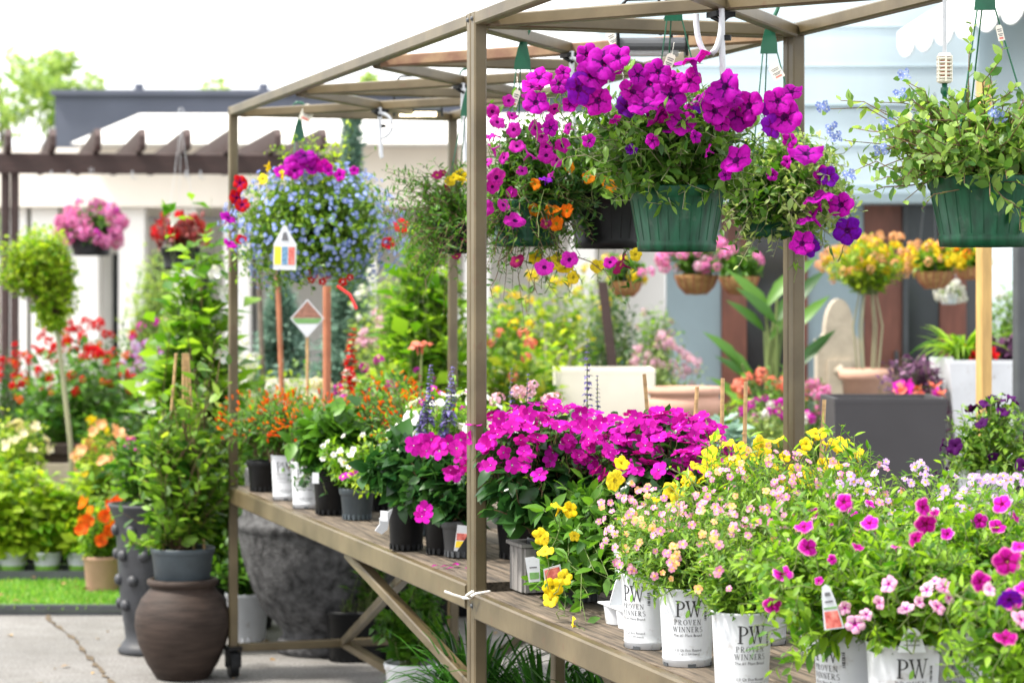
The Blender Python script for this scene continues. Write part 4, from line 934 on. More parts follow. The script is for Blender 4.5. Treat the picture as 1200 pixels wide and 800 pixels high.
t=thing('potted_plant','magenta impatiens in a black pot left of the tall front posts','potted plant',sp1(512,651)+V3(.012,.02,0)); nursery_pot(t,.15,.052,'black_pl')
bush(t,140,(0,0,.14),(.02,-.02,.21),(.13,.12,.11),40,8,LEAF_WIDE,.062,'lf_imp','stem_br',zmin=-.6,arch=.2,rad=.003,upb=0)
px_flowers(t,'imp','magenta',[(493,520),(505,515),(520,522),(535,525),(548,530),(540,515),(515,528),(500,528),(545,545),(532,555,1.2),(498,597),(494,605),(525,520),(510,520),(550,518),(528,550),(485,522),(556,528),(540,536)],6.5,.026,141,.05)
t=thing('potted_plant','small dark pot with a pointed picture tag tight against the tall front post','potted plant',sp1(540,655)+V3(0,.03,0)); nursery_pot(t,.10,.055,'dgrey_pl')
bush(t,145,(0,0,.09),(0,0,.16),(.10,.09,.09),26,8,LEAF_WIDE,.055,'lf_imp','stem_br',zmin=-.3)
o=L(t,530,645,6.36); card(t,'plant_tag',o,norm(V3(1,.1,-.05)),norm(V3(.2,0,1)),.042,.070,[('white_pl',[(.1,.0),(.3,.0),(1,.95),(0,1)]),('rprint',[(.12,.42),(.62,.42),(.78,.66),(.08,.68)]),('yprint',[(.13,.14),(.40,.14),(.58,.38),(.13,.38)])])

t=thing('potted_plant','broad leaved plant in the large black pot with a small white sticker at mid shelf','potted plant',sp1(388,604)+V3(0,.02,0)); nursery_pot(t,.155,.066,'black_pl')
bush(t,150,(0,0,.14),(-.0,0,.25),(.13,.12,.13),34,8,LEAF_WIDE,.080,'lf_mid','stem',zmin=-.4,arch=.3,upb=0)
bush(t,151,(0,0,.14),(-.06,-.04,.12),(.10,.08,.10),12,7,LEAF,.035,'lf_dark','stem',zmin=-.9,name='trailing_stems')
o=L(t,366,566,7.72); card(t,'sticker',o,norm(V3(.95,-.2,0)),V3(0,0,1),.022,.034,[('white_pl',[(0,0),(1,0),(1,1),(0,1)])])
o=L(t,385,588,7.75); 
def cuphea(label,loc,kind,seed,c,rr,nf,ex=None,**k):
    t=potted(label,loc,kind,-1.75,**k)
    bush(t,seed,(0,0,.13),c,rr,80,11,LEAF_NAR,.036,'lf_mid','stem_br',zmin=-.35,inner=.5,a=.2,flowers=[('tube','redor',nf,.017,-.2,1.05,.2),('tube','orange',nf//2,.016,-.1,1.03,.2)])
    return t
cuphea('orange firecracker plant in the black square pot at the far end of the shelf',sp1(300,577)+V3(.02,.03,0),'black_pl',160,(0,0,.22),(.17,.15,.14),60,h=.11,r=.06)
cuphea('orange firecracker plant in the white printed pot nearest the lawn end',sp1(334,587)+V3(.0,.03,0),'pw',162,(.02,0,.26),(.16,.15,.14),60)
cuphea('orange firecracker plant in the white printed pot hidden partly by the large black pot',sp1(358,597)+V3(.0,.035,0),'pw',164,(.04,.03,.25),(.16,.15,.13),50)
cuphea('orange firecracker plant at the back of the shelf behind the large black pot',cart(2.02,.29,SH1+.001),'black_pl',166,(0,0,.27),(.18,.16,.16),60)
cuphea('salmon flecked firecracker plant right of the broad leaved plant',cart(1.62,.29,SH1+.001),'black_pl',168,(0,0,.27),(.16,.16,.15),40)
t=thing('potted_plant','white trailing bacopa in a grey pot right of the large black pot','potted plant',sp1(455,590)+V3(0,.10,0)); nursery_pot(t,.13,.085,'white_pl')
bush(t,170,(0,0,.11),(.0,-.02,.16),(.19,.16,.13),90,11,LEAF_LO,.026,'lf_bright','stem',zmin=-.7,inner=.5,rad=.0015,flowers=[('nem','white',36,.014,-.4,1.03,.2)])
px_flowers(t,'nem','mag2',[(408,556),(414,553),(402,558),(420,550)],7.55,.014,171)
t=thing('potted_plant','pale leaved trailing plant spilling over the shelf middle before the salvia pot','potted plant',cart(1.22,.17,SH1+.001)); nursery_pot(t,.12,.06,'grey_pl')
bush(t,172,(0,0,.10),(-.02,-.02,.18),(.20,.17,.14),100,11,LEAF_LO,.030,'lf_lime','stem',zmin=-.6,inner=.5,rad=.0015,flowers=[('nem','white',26,.012,-.2,1.03,.2)])
# big white petunias behind the salvia
t=thing('potted_plant','white petunia mass at the back of the shelf left of the tall front posts','potted plant',cart(1.0,.24,SH1+.001)); nursery_pot(t,.13,.07,'black_pl')
bush(t,174,(0,0,.11),(-.02,0,.29),(.20,.17,.16),90,10,LEAF,.036,'lf_bright','stem',zmin=-.3,flowers=[('petunia','white',14,.030,-.1,1.05,.5)])
t=thing('potted_plant','white petunia mass at the back of the shelf just right of the tall front posts','potted plant',cart(.52,.28,SH1+.001)); nursery_pot(t,.13,.07,'black_pl')
bush(t,175,(0,0,.11),(-.02,0,.27),(.18,.16,.15),80,10,LEAF,.036,'lf_bright','stem',zmin=-.3,flowers=[('petunia','white',14,.030,-.1,1.05,.5)])
for i,(tt,w,lb,mt,lf,ls,fl) in enumerate(((2.45,.42,'leafy green plant at the back of the shelf behind the white printed pots','lf_mid',LEAF_LO,.045,[('tube','orange',30,.016,0,1.05,.2)]),
  (1.42,.36,'bright green plant at the back of the shelf right of the large black pot','lf_bright',LEAF,.045,[('nem','mag2',12,.013,.2,1.05,.3)]),
  (.88,.40,'bright green plant at the back of the shelf behind the blue salvia','lf_lime',LEAF,.045,[('cluster','palepink',9,.026,.2,1.05,.3)]),
  (1.75,.12,'low green plant at the shelf edge just right of the large black pot','lf_bright',LEAF_LO,.032,[('nem','white',20,.011,0,1.05,.3)]))):
    t=thing('potted_plant',lb,'potted plant',cart(tt,w,SH1+.001)); low=i==3; nursery_pot(t,.10 if low else .14,.055,'grey_pl' if low else 'black_pl')
    bush(t,180+i,(0,0,.09),(0,0,.17 if low else .29),(.12,.11,.09) if low else (.17,.15,.16),60,10,lf,ls,mt,'stem',zmin=-.6,flowers=fl)
# fallen petals on the planks
g=G(); rg=np.random.default_rng(8)
for x,y in((514,664),(526,665),(533,667),(538,664),(545,668),(529,663)):
    p=shelfpt(x,y,SH1); d=norm(V3(rg.normal(),rg.normal(),.2)); g.inst(LEAF_WLO,p[None]+V3(0,-.045,.004),frames(d[None],V3(0,0,1)[None],np.array([.024])))
tag(g.build('fallen_petals',M['p_magenta']),kind='stuff')
# ------------------------------------------------------------------ lobelia basket and its neighbours
H6=thing('hanging_basket','round hanging basket of pale blue lobelia with purple petunias on top','hanging basket',P(372,262,8.75))
hanging_pot(H6,L(H6,350,120,9.0),r=.11,h=.11,mat='black_pl')
price_tag(H6,L(H6,356,142,8.9),-.4,.045,.065,string=L(H6,352,125,8.95))
bush(H6,200,(0,0,-.03),(0,0,-.02),(.335,.28,.262),520,12,LEAF_LO,.032,'lf_fine','stem',zmin=-.95,inner=.68,a=.10,rad=.0014,arch=.03,flowers=[('lob','skyblue',100,.0105,-.8,1.0,-.1),('lob','blue',820,.0102,-.8,1.0,-.1)])
px_flowers(H6,'petunia','purple',[(340,190,1.1),(357,182,1.2),(345,200),(398,205,.8),(372,192,.8),(350,188,1),(365,198,.9),(330,200,.8),(380,195,.9),(415,200,.6),(362,185,1),(268,255,.9),(270,285,.9),(385,200,.7)],8.55,.032,201)
px_flowers(H6,'petunia','red',[(281,215),(278,232),(284,240,.8),(470,264,1),(455,285,.7),(283,280,.7)],8.6,.032,202)
px_flowers(H6,'calib','yellow',[(315,195),(308,210),(330,205)],8.55,.02,203)
px_flowers(H6,'lob','red',[(370,322,1.2),(378,330,1.2),(385,325),(402,330,1.3),(410,325),(362,318),(365,328)],8.6,.015,204)
bush(H6,205,(0,0,-.01),(-.02,0,.25),(.22,.18,.10),24,8,LEAF_LO,.03,'lf_lime','stem',zmin=.1,name='top_shoots')
o=L(H6,320,316,8.42); card(H6,'care_label',o,norm(V3(1,0,-.02)),norm(V3(.02,0,1)),.080,.155,[('white_pl',[(0,0),(1,0),(1,.58),(.62,.9),(.55,1),(.40,1),(.32,.9),(0,.58)]),('yprint',[(.05,.12),(.34,.12),(.34,.52),(.05,.52)]),('bprint',[(.38,.12),(.62,.12),(.62,.52),(.38,.52)]),('rprint',[(.66,.12),(.93,.12),(.93,.52),(.66,.52)]),('inkgrey',[(.35,.66),(.65,.66),(.55,.85),(.42,.84)])])
g=G(); a,b=L(H6,395,335,8.5),L(H6,418,362,8.5); g.tube([a,a*.5+b*.5+V3(.01,0,.01),b],.006,6); g.build('cable_tie',M['redcord'],H6,org=(0,0,0))

H7=thing('hanging_basket','loose twiggy hanging basket with fine dark leaves left of the tall front post','hanging basket',P(540,262,7.3))
hanging_pot(H7,L(H7,548,80,7.3),r=.085,h=.09,mat='black_pl')
bush(H7,210,(0,0,-.01),(-.03,-.02,-.03),(.17,.16,.19),170,13,LEAF_NAR,.026,'lf_mid','stem_br',zmin=-.8,inner=.55,a=.3,rad=.0018,extra=[L(H7,x,y,7.25) for x,y in((470,265),(480,280),(455,300),(520,370),(540,350),(500,300),(530,195),(540,190),(510,210))])
px_flowers(H7,'calib','yellow',[(531,208),(540,205),(527,212),(545,210)],7.2,.018,211); px_flowers(H7,'calib','wine',[(520,202),(512,205),(524,220,.8),(545,280),(535,300)],7.2,.016,212)

# diamond sign on its stick, red posts
def pole(x,y0,y1,Y,r,mat,label,x2=None,cat='stake'):
    g=G(); a=P(x,y0,Y); x2=x if x2 is None else x2; b=P(x2,y1,Y)
    d=(b-a)/(b[2]-a[2]); f=a-d*a[2]; g.tube([f,f*.5+a*.5,a],r,10); solo(g.build('stake',M[mat]),label,cat); return f
pole(383,335,445,9.9,.017,'rustpole','rust red stake rising behind the lobelia basket right of the diamond sign')
pole(325,315,395,11.5,.012,'rustpole','rust red stake behind the lobelia basket left of the diamond sign',328)
pole(303,312,390,12,.013,'bark','thin dark stake behind the lobelia basket, leftmost of three',306)
c=P(360,373,9.7); r=thing('picture_sign','diamond shaped sign with a brown and green picture on a stick','sign',c)
g=G(); s=.068
ax,ay,az=norm(V3(1,.1,0)),norm(V3(0,.1,1)),norm(np.cross(V3(1,.1,0),V3(0,.1,1)))
def dia(k,y0=-1,y1=1):
    if (y0,y1)==(-1,1): return [(0,-s*k*1.15),(s*k,0),(0,s*k*1.15),(-s*k,0)]
    if y0>=0: return [(-s*k*(1-y0),s*k*1.15*y0),(s*k*(1-y0),s*k*1.15*y0),(0,s*k*1.15)]
    return [(-s*k*(1+y0),s*k*1.15*y0),(s*k*(1+y0),s*k*1.15*y0),(s*k*(1-abs(y1)),s*k*1.15*y1),(-s*k*(1-abs(y1)),s*k*1.15*y1)]
g.prism(dia(1),.003,(c,ax,ay,az),0); g.prism(dia(.9,.02,1),.001,(c+az*.0026,ax,ay,az),1); g.prism(dia(.9,-.3,0),.001,(c+az*.0026,ax,ay,az),2); g.build('board',[M['white_pl'],M['brprint'],M['gprint']],r)
g=G(); g.tube([c+V3(0,.01,0),c*V3(1,1,0)+V3(0,.01,0)],.006,8); g.build('stick',M['cane'],r)

# ------------------------------------------------------------------ left: jar, vase, climber, urn
def gY(py,z=0): return (CZ-z)*F/(py-341)
Yj=9.12; xj=P(214,0,Yj)[0]
jar=thing('clay_jar','big round brown clay jar standing on the path at the end of the cart','jar',(xj,Yj,0))
g=G(); g.lathe([(0,.0),(.095,0),(.10,.004),(.135,.06),(.165,.13),(.180,.20),(.176,.25),(.155,.30),(.125,.335),(.118,.345),(.128,.350),(.134,.360),(.132,.372),(.122,.376),(.108,.374),(.104,.36),(.11,.33),(.12,.30),(0,.30)],56); g.build('body',M['jar'],jar,org=(0,0,0))
cl=thing('climbing_plant','small leaved climber on canes in a grey pot sitting in the brown jar','climbing plant',(xj,Yj,.302))
nursery_pot(cl,.19,.118,'grey_pl',feet=False)
for dx,tx in((-.075,-.09),(-.02,.0),(.045,.03),(.085,.06)):
    g=G(); g.tube([(dx,0,.15),(tx*.6,.03,.6),(tx*.3,.02,.92)],[.006,.006,.005],7); g.build('cane',M['cane'],cl,org=(0,0,0))
bush(cl,220,(0,0,.18),(0,0,.54),(.205,.19,.44),85,9,LEAF_OVAL,.062,'lf_clm','stem_br',zmin=-.72,inner=.3,arch=.1,rad=.002,a=.42)
g=G(); rg=np.random.default_rng(4)
stems(g,rg,np.repeat(V3(0,0,.17)[None],10,0),V3(0,0,.80)+rg.normal(size=(10,3))*[.07,.05,.12],LEAF_LO,14,.04,arch=0,rad=.004,u0=.15); g.build('main_stem',[M['lf_clm'],M['stem_br']],cl,org=(0,0,0))
# knobbed vase
Yv=gY(764); xv=P(174,0,Yv)[0]
v=thing('knobbed_vase','tall grey vase studded with knobs standing behind the brown jar','vase',(xv,Yv,0))
g=G(); g.lathe([(0,0),(.118,0),(.124,.014),(.11,.035),(.092,.06),(.096,.10),(.112,.20),(.122,.34),(.128,.47),(.138,.55),(.160,.59),(.164,.602),(.152,.604),(.13,.57),(.12,.50),(0,.50)],48); g.build('body',M['iron'],v,org=(0,0,0))
for row,z in enumerate((.20,.30,.40,.50)):
    rr=np.interp(z,[.1,.2,.34,.47,.55],[.096,.112,.122,.128,.138])
    for k in range(8):
        g=G(); a=k*PI/4+row*PI/8; c0=V3(math.cos(a)*rr,math.sin(a)*rr,z); n=V3(math.cos(a),math.sin(a),0)
        g.tube([c0-n*.004,c0+n*.004,c0+n*.012,c0+n*.018,c0+n*.020],[.022,.024,.021,.012,.002],10); g.build('knob',M['iron'],v,org=(0,0,0))
t=thing('potted_plant','dark leafy plant filling the knobbed vase','potted plant',(xv,Yv,.502)); 
g=G(); g.lathe([(0,.002),(.085,.002),(.09,.05),(0,.05)],20); g.build('root_ball',M['soil'],t,org=(0,0,0))
bush(t,225,(0,0,.05),(.02,0,.24),(.20,.17,.18),70,9,LEAF_LO,.06,'lf_mid','stem',zmin=-.2)
# tall big leaved vine
Yt=10.3; xt=P(230,0,Yt)[0]
t=thing('climbing_vine','tall vine with large glossy leaves reaching up left of the lobelia basket','climbing plant',(xt,Yt,0)); nursery_pot(t,.26,.14,'black_pl',feet=False)
for dx in(-.06,.06): 
    g=G(); g.tube([(dx,0,.2),(dx*.3,0,1.5)],.006,7); g.build('cane',M['cane'],t,org=(0,0,0))
bush(t,230,(0,0,.25),(0,0,1.14),(.17,.16,.66),170,8,LEAF_WLO,.125,'lf_bright','stem',zmin=-1,inner=.3,arch=.1,a=.3,upb=0,extra=[L(t,x,y,Yt) for x,y in((205,255),(225,235),(248,232),(255,270),(195,240),(262,330),(250,300))],flowers=[('rose','white',9,.035,-.5,1.05,.1)])
# red basket behind
t=thing('hanging_basket','red flowered hanging basket behind the tall glossy vine','hanging basket',P(212,290,13)); hanging_pot(t,V3(0,0,.75),r=.11,h=.12,mat='black_pl',hk='wire')
bush(t,235,(0,0,0),(0,0,.06),(.14,.13,.13),50,8,LEAF_LO,.05,'lf_red','stem_br',zmin=-.4,flowers=[('cluster','red',24,.035,-.2,1.0,.2)])
# stone urn under the cart
Yu=9.78; xu=P(380,0,Yu)[0]
u=thing('stone_urn','huge pitted grey stone urn standing behind the cart end','urn',(xu,Yu,0))
g=G(); g.lathe([(0,0),(.185,0),(.195,.02),(.19,.05),(.165,.07),(.17,.10),(.235,.16),(.29,.26),(.33,.38),(.345,.46),(.350,.50),(.362,.515),(.350,.535),(.330,.56),(.318,.70),(.325,.74),(.32,.76),(.29,.76),(.28,.70),(0,.68)],64); g.build('body',M['urn'],u,org=(0,0,0))

# strap leaved grasses under the carts
grs=[(.57,.16,.62,'strap leaved grass in a dark pot under the left cart, farthest from the tall posts'),(.33,.28,.6,'strap leaved grass under the left cart just behind the tall front posts'),(.08,.32,.62,'strap leaved grass behind the foot of the tall front posts'),(-.22,.30,.62,'strap leaved grass under the right cart beside its thin front leg'),(-.5,.30,.6,'strap leaved grass under the right cart beside the slanting brace'),(-.80,.40,.6,'strap leaved grass under the middle of the right cart'),(-1.05,.25,.55,'strap leaved grass under the right cart nearest the photo bottom')]
for i,(tt,w,h,lb) in enumerate(grs):
    t=thing('potted_grass',lb,'potted plant',cart(tt,w,.0)); nursery_pot(t,.17,.09,'black_pl')
    g=G(); blades(g,np.random.default_rng(240+i),(0,0,.16),230,h*.92,.014,.42,.55); g.build('strap_leaves',M['lf_grass'],t,org=(0,0,0))
for i,(px,py,Y,lb) in enumerate(((482,775,8.2,'white nursery pot on the ground under the shelf left of the thin back leg'),(290,770,10.1,'white nursery pot on the ground left of the stone urn'))):
    p=P(px,py,Y)*V3(1,1,0); t=thing('potted_plant',lb,'potted plant',p); nursery_pot(t,.2,.09,'white_pl'); bush(t,250+i,(0,0,.18),(0,0,.32),(.15,.14,.16),40,8,LEAF_LO,.06,'lf_mid','stem')
# ------------------------------------------------------------------ buildings
def gb(Y,px): return (px-600)/F*Y
def zz(Y,py): return CZ-(py-341)/F*Y
# slate parapet block far behind
b=thing('slate_building','low building with a slate grey flat parapet far behind the pergola','building',(gb(34,360),34,0))
g=G(); x0,x1=gb(34,64),gb(34,760); g.box(((x0+x1)/2,36,zz(34,112)/2),x1-x0,4,zz(34,112)); g.build('wall',M['slate'],b)
g=G(); g.box(((x0+x1)/2,35.98,zz(34,112)+.04),x1-x0+.1,4.1,.08); g.build('coping',M['slate'],b)
# white pavilion in front of it
g=G(); xg=gb(33,500); g.tube([(xg,33.9,0),(xg,33.9,zz(34,112))],.05,8); g.build('downpipe',M['dgrey_pl'],b)
for q in(150,300,620):
    g=G(); g.tube([(gb(34,q),35,zz(34,112)),(gb(34,q),35,zz(34,112)+.25)],.07,8); g.build('vent_pipe',M['slate'],b)
b=thing('white_pavilion','white building with wide cream eaves and tall white columns behind the pergola','building',(gb(26,330),26,0))
Yb=26
g=G(); x0,x1=gb(Yb,100),gb(Yb,800); zt=zz(Yb,143); zb=zz(Yb,178)
v=[(gb(Yb,112),Yb-1.5,zb),(x1,Yb-1.5,zb),(x1,Yb+4,zb),(gb(Yb,112),Yb+4,zb),(gb(Yb,184),Yb-1.2,zt),(x1,Yb-1.2,zt),(x1,Yb+4,zt),(gb(Yb,184),Yb+4,zt)]
g.add(v,[[0,1,5,4],[1,2,6,5],[2,3,7,6],[3,0,4,7],[4,5,6,7],[3,2,1,0]],0,False); g.build('roof',M['whitewall'],b)
g=G(); g.box(((gb(Yb,-30)+x1)/2,Yb+1.2,(zz(Yb,245)+zb)/2-.003),x1-gb(Yb,-30),4.0,zb-zz(Yb,245)); g.build('fascia',M['creamwall'],b)
g=G(); g.box(((gb(Yb,15)+x1)/2,Yb+3.0,zz(Yb,248)/2),x1-gb(Yb,15),.3,zz(Yb,248)); g.build('back_wall',M['whitewall'],b)
for xx in(30,65,112,165,225,285,430,560,680):
    g=G(); g.box((gb(Yb,xx),Yb-.5,zz(Yb,246)/2),.27,.27,zz(Yb,246)); g.build('column',M['whitewall'],b)
for xx in(90,142,200,258,500):
    g=G(); g.box((gb(Yb,xx),Yb+2.82,.95),.16,.05,1.9); g.build('window',M['darkglass'],b)
# right hand shop
Ys=15.0
s=thing('shop_building','pale blue shop front with red brown doors and white scalloped awning at the right','building',(gb(Ys,1000),Ys,0))
g=G(); x0,x1=gb(Ys,700),gb(Ys,1500); z0=zz(Ys,238); g.box(((x0+x1)/2,Ys+1.0,(z0+4.6)/2),x1-x0,2,4.6-z0); 
g.build('upper_wall',M['bluewall'],s)
g=G(); g.box(((x0+x1)/2,Ys-.01,zz(Ys,124)),x1-x0,.02,.012); g.box(((x0+x1)/2,Ys-.02,z0+.03),x1-x0,.06,.06); g.build('trim_line',M['tealwall'],s)
for k in range(1,9):
    z=zz(Ys,124)+(k-4)*.245
    if z>z0+.1 and k!=4: g=G(); g.box(((x0+x1)/2,Ys-.004,z),x1-x0,.008,.007); g.build('siding_joint',M['bluewall'],s)
def panel(n,a,b_,mat,dy=0,zt=None):
    g=G(); g.box(((gb(Ys,a)+gb(Ys,b_))/2,Ys+.35+dy,(zt or z0)/2-.002),gb(Ys,b_)-gb(Ys,a)-.004,.12,(zt or z0)); return g.build(n,M[mat],s)
panel('wall_panel',785,850,'tealwall'); panel('door_post',850,880,'doorwood',-.03); panel('window',880,940,'darkglass'); panel('door_post',940,953,'doorwood',-.03); panel('wall_panel',953,1020,'tealwall')
d=panel('door',1020,1066,'doorwood'); g=G(); g.box((gb(Ys,1058),Ys+.26,1.0),.02,.04,.16); g.build('handle',M['dgrey_pl'],d)
panel('door_post',1066,1073,'dgrey_pl',-.03); panel('window',1073,1110,'darkglass'); panel('door_post',1110,1142,'doorwood',-.03); panel('window',1142,1190,'darkglass'); panel('door_post',1190,1500,'doorwood')
# awning: scalloped canvas along a wing that comes forward
g=G(); A=P(1052,38,14.6); B=P(1235,-28,11.0); n=7
v=[];f=[]
for i in range(n*6+1):
    u=i/(n*6); p=A*(1-u)+B*u; sc=abs(math.sin(u*n*PI))**.6
    v+=[p+V3(.5,.1,.32),p,p-V3(0,0,.08),p-V3(0,0,.085+.075*sc)]
for i in range(n*6):
    for k in range(3): f.append([i*4+k,i*4+k+1,i*4+4+k+1,i*4+4+k])
v2=[q+V3(.006,.004,-.004) for q in v]
g.add(v,f,0,False); g.add(v2,[x[::-1] for x in f],0,False); g.build('awning',M['awning'],s)
g=G(); wA,wB=A+V3(.55,.1,0),B+V3(.55,.1,0); c=(wA+wB)/2; L_=np.linalg.norm((wB-wA)[:2]); g.beam(V3(wA[0],wA[1],1.9),V3(wB[0],wB[1],1.9),.1,3.8); g.build('wing_wall',M['bluewall'],s)
# pergola
Yp=17.5
p=thing('pergola','dark brown timber pergola with rafter tails standing behind the left flowers','pergola',(gb(Yp,120),Yp,0))
zb,zt=zz(Yp,203),zz(Yp,179)
g=G(); g.beam((gb(Yp,-60),Yp,(zb+zt)/2),(gb(Yp,400),Yp+.25,(zb+zt)/2),.08,zt-zb); g.build('beam',M['brownwood'],p)
for xx in(14,65,117,168,220,272,324,376):
    g=G(); x=gb(Yp,xx); g.prism([(-.30,.0),(3.6,.0),(3.6,.15),(-.30,.15),(-.36,.10),(-.36,.03)],.045,((x-.05,Yp,zt+.002),V3(-.215,.977,0),V3(0,0,1),V3(1,0,0))); g.build('rafter',M['brownwood'],p)
for xx in(3,14,395):
    g=G(); x=gb(Yp,xx); g.post((x,Yp+.1,0),(x,Yp+.1,zb),.055,V3(1,0,0)); g.build('post',M['brownwood'],p)
g=G()
for xx in(60,80,218,235,155): 
    q=P(xx,200,Yp-.06); g.tube([q+V3(0,0,0),q+V3(0,0,-.05),q+V3(.015,0,-.065),q+V3(.03,0,-.05)],.006,6)
g.build('hooks',M['white_pl'],p)

# ------------------------------------------------------------------ trees
def tree(label,px,ptop,Y,w,h,seed,mat='lf_tree',ls=.28,n=330,k=26,conif=False,name='tree'):
    x=gb(Y,px); t=thing(name,label,'tree',(x,Y,0)); rg=np.random.default_rng(seed); zt=zz(Y,ptop)
    g=G(); tr=[(0,0,0),(.05,0,zt*.4),(0,.05,zt*.75)]; g.tube(tr,[.02*zt*1.2,.015*zt*1.1,.006*zt],8)
    cl=[]
    for i in range(k):
        a=rg.uniform(0,6.28); u=rg.uniform(0,1)**.6; zc=zt-h*rg.uniform(.08,1); rr=w*u*(.55+.45*math.sin(PI*min(1,(zt-zc)/h)))
        c=V3(math.cos(a)*rr,math.sin(a)*rr,zc); cl.append((c,V3(1,1,.7)*w*rg.uniform(.22,.42)))
        g.tube([V3(0,0,zt*.35),V3(c[0]*.4,c[1]*.4,zt*.35+(zc-zt*.35)*.6),c],[.006*zt,.004*zt,.001*zt],5)
    g.build('trunk',M['bark'],t,org=(0,0,0)); g=G(); crown(g,rg,cl,n,ls); g.build('crown',M[mat],t,org=(0,0,0)); return t
tree('pale green tree above the left end of the slate parapet',72,66,44,.75,1.3,300,'lf_far',.16,120,12)
tree('tall hazy tree at the left edge above the pergola',2,58,42,1.6,3.2,301,'lf_far',.20,110,20)
tree('small pale tree top showing over the slate parapet right of its middle',232,100,46,.7,.9,302,'lf_far',.18,90,8)
tree('pale tree top seen above the slate parapet through the roof frame',425,80,46,.35,.9,303,'lf_far',.16,120,8)
for i,(px,lb) in enumerate(((-190,'broad tree left of the pergola, nearest to it'),(-420,'broad tree second from the pergola on its left'),(-680,'broad tree farthest left of the pergola'))):
    tree(lb,px,40+20*i,30,2.2,3.6,305+i,'lf_tree',.24,160,22)
g=G(); g.box((gb(26,-480),26,.7),8.6,.6,1.4); rg_=np.random.default_rng(77); n=5200
pp=np.stack([gb(26,-480)+rg_.uniform(-4.35,4.35,n),26+rg_.uniform(-.42,.42,n)-.1,rg_.uniform(0,1.5,n)],-1); dd=norm(rg_.normal(size=(n,3))+V3(0,-.6,.2)); g.inst(LEAF_WLO,pp,frames(dd,norm(rg_.normal(size=(n,3))+V3(0,-.5,.8)),rg_.uniform(.10,.2,n)))
solo(g.build('hedge',M['lf_mid']),'clipped green hedge running left from the pergola','hedge')
# blue conifer
def conifer(label,px,ptop,Y,w,seed):
    x=gb(Y,px); t=thing('conifer',label,'conifer',(x,Y,0)); rg=np.random.default_rng(seed); zt=zz(Y,ptop); g=G()
    g.tube([(0,0,0),(0,0,zt*.96)],[.05,.008],8); g.build('trunk',M['bark'],t,org=(0,0,0)); g=G()
    n=260; u=rg.uniform(0,1,n)**.8; z=.15+u*(zt-.17); rr=w*np.clip(1-(z/zt)**1.9,.06,1)*rg.uniform(.75,1.12,n); a=rg.uniform(0,6.28,n)
    tips=np.stack([np.cos(a)*rr,np.sin(a)*rr,z+.12*rg.uniform(0,1,n)],-1); base=np.stack([0*a,0*a,z-.08],-1)
    stems(g,rg,base,tips,LEAF_NARLO,46,.075,arch=.05,rad=.003,u0=.35,upb=.3); g.build('foliage',[M['lf_blue'],M['stem_br']],t,org=(0,0,0))
conifer('tall narrow blue green conifer rising behind the lobelia basket',412,132,15,.15,310)
conifer('broad blue green conifer behind the cream planter left of the rust red stakes',330,345,13.5,.34,311)
conifer('broad blue green conifer right of the tall one, behind the diamond sign',405,325,13,.28,312)
# topiary
Y=13; x=gb(Y,90); t=thing('topiary_tree','clipped green ball topiary on a thin leaning stem at the left edge','topiary tree',(x,Y,0)); rg=np.random.default_rng(320)
top=P(66,375,Y)-V3(x,Y,0); g=G(); g.tube([(0,0,0),top*.5+V3(.02,0,0),top,top+V3(-.05,0,.25)],[.016,.014,.013,.006],8); g.build('stem',M['stem_pl'],t,org=(0,0,0))
c=P(44,305,Y)-V3(x,Y,0); g=G(); tips,_=shell(rg,330,c,(.225,.21,.18),-.6,.5,.20); tips2,_=shell(rg,110,c+V3(.07,0,-.20),(.14,.14,.22),-1,.5,.2)
tips=np.concatenate([tips,tips2]); stems(g,rg,np.repeat((top+V3(0,0,.02))[None],len(tips),0),tips,LEAF_LO,14,.05,arch=.0,rad=.002,u0=.5); g.build('crown',[M['lf_lime'],M['stem_br']],t,org=(0,0,0))
nursery_pot(t,.3,.15,'black_pl',feet=False)

# ------------------------------------------------------------------ ledge, tray and bedding at the left
g=G(); g.box((gb(13.1,60)-.3,13.2,.26),1.5,.12,.52); o=g.build('low_wall',M['stone']); solo(o,'low pale ledge wall behind the tray of leafy plants','wall')
tr=thing('plant_tray','black tray with four green and white pots on the lawn edge','tray',(gb(12.0,62),12.05,.02))
g=G(); o=ROOT[tr.name]; g.box(o+V3(0,0,.012),.62,.30,.02)
for dx,dy,sx,sy in((0,-.145,.62,.012),(0,.145,.62,.012),(-.304,0,.012,.278),(.304,0,.012,.278)): g.box(o+V3(dx,dy,.036),sx,sy,.05)
g.build('tray',M['dgrey_pl'],tr)
for i,(px,lb) in enumerate(((-12,'leafy plant in a green and white pot cut by the left edge'),(15,'leafy plant in a green and white pot, left one wholly on the tray'),(55,'leafy plant in a green and white pot at the tray middle'),(95,'leafy plant in a green and white pot at the right end of the tray'))):
    p=P(px,668,12.05)*V3(1,1,0)+V3(0,0,.043); t=thing('potted_plant',lb,'potted plant',p)
    g=G(); g.lathe([(0,0),(.052,0),(.061,.052)],24,m=1); g.lathe([(.0612,.052),(.072,.108),(.076,.112),(.075,.118),(.066,.116),(0,.10)],24,m=[0,0,0,0,2]); g.build('pot',[M['white_pl'],M['leafink'],M['soil']],t,org=(0,0,0))
    bush(t,330+i,(0,0,.1),(0,0,.33),(.16,.15,.24),40,8,LEAF_WLO,.085,'lf_lime','stem',zmin=-.6,arch=.1,upb=0,a=.3)
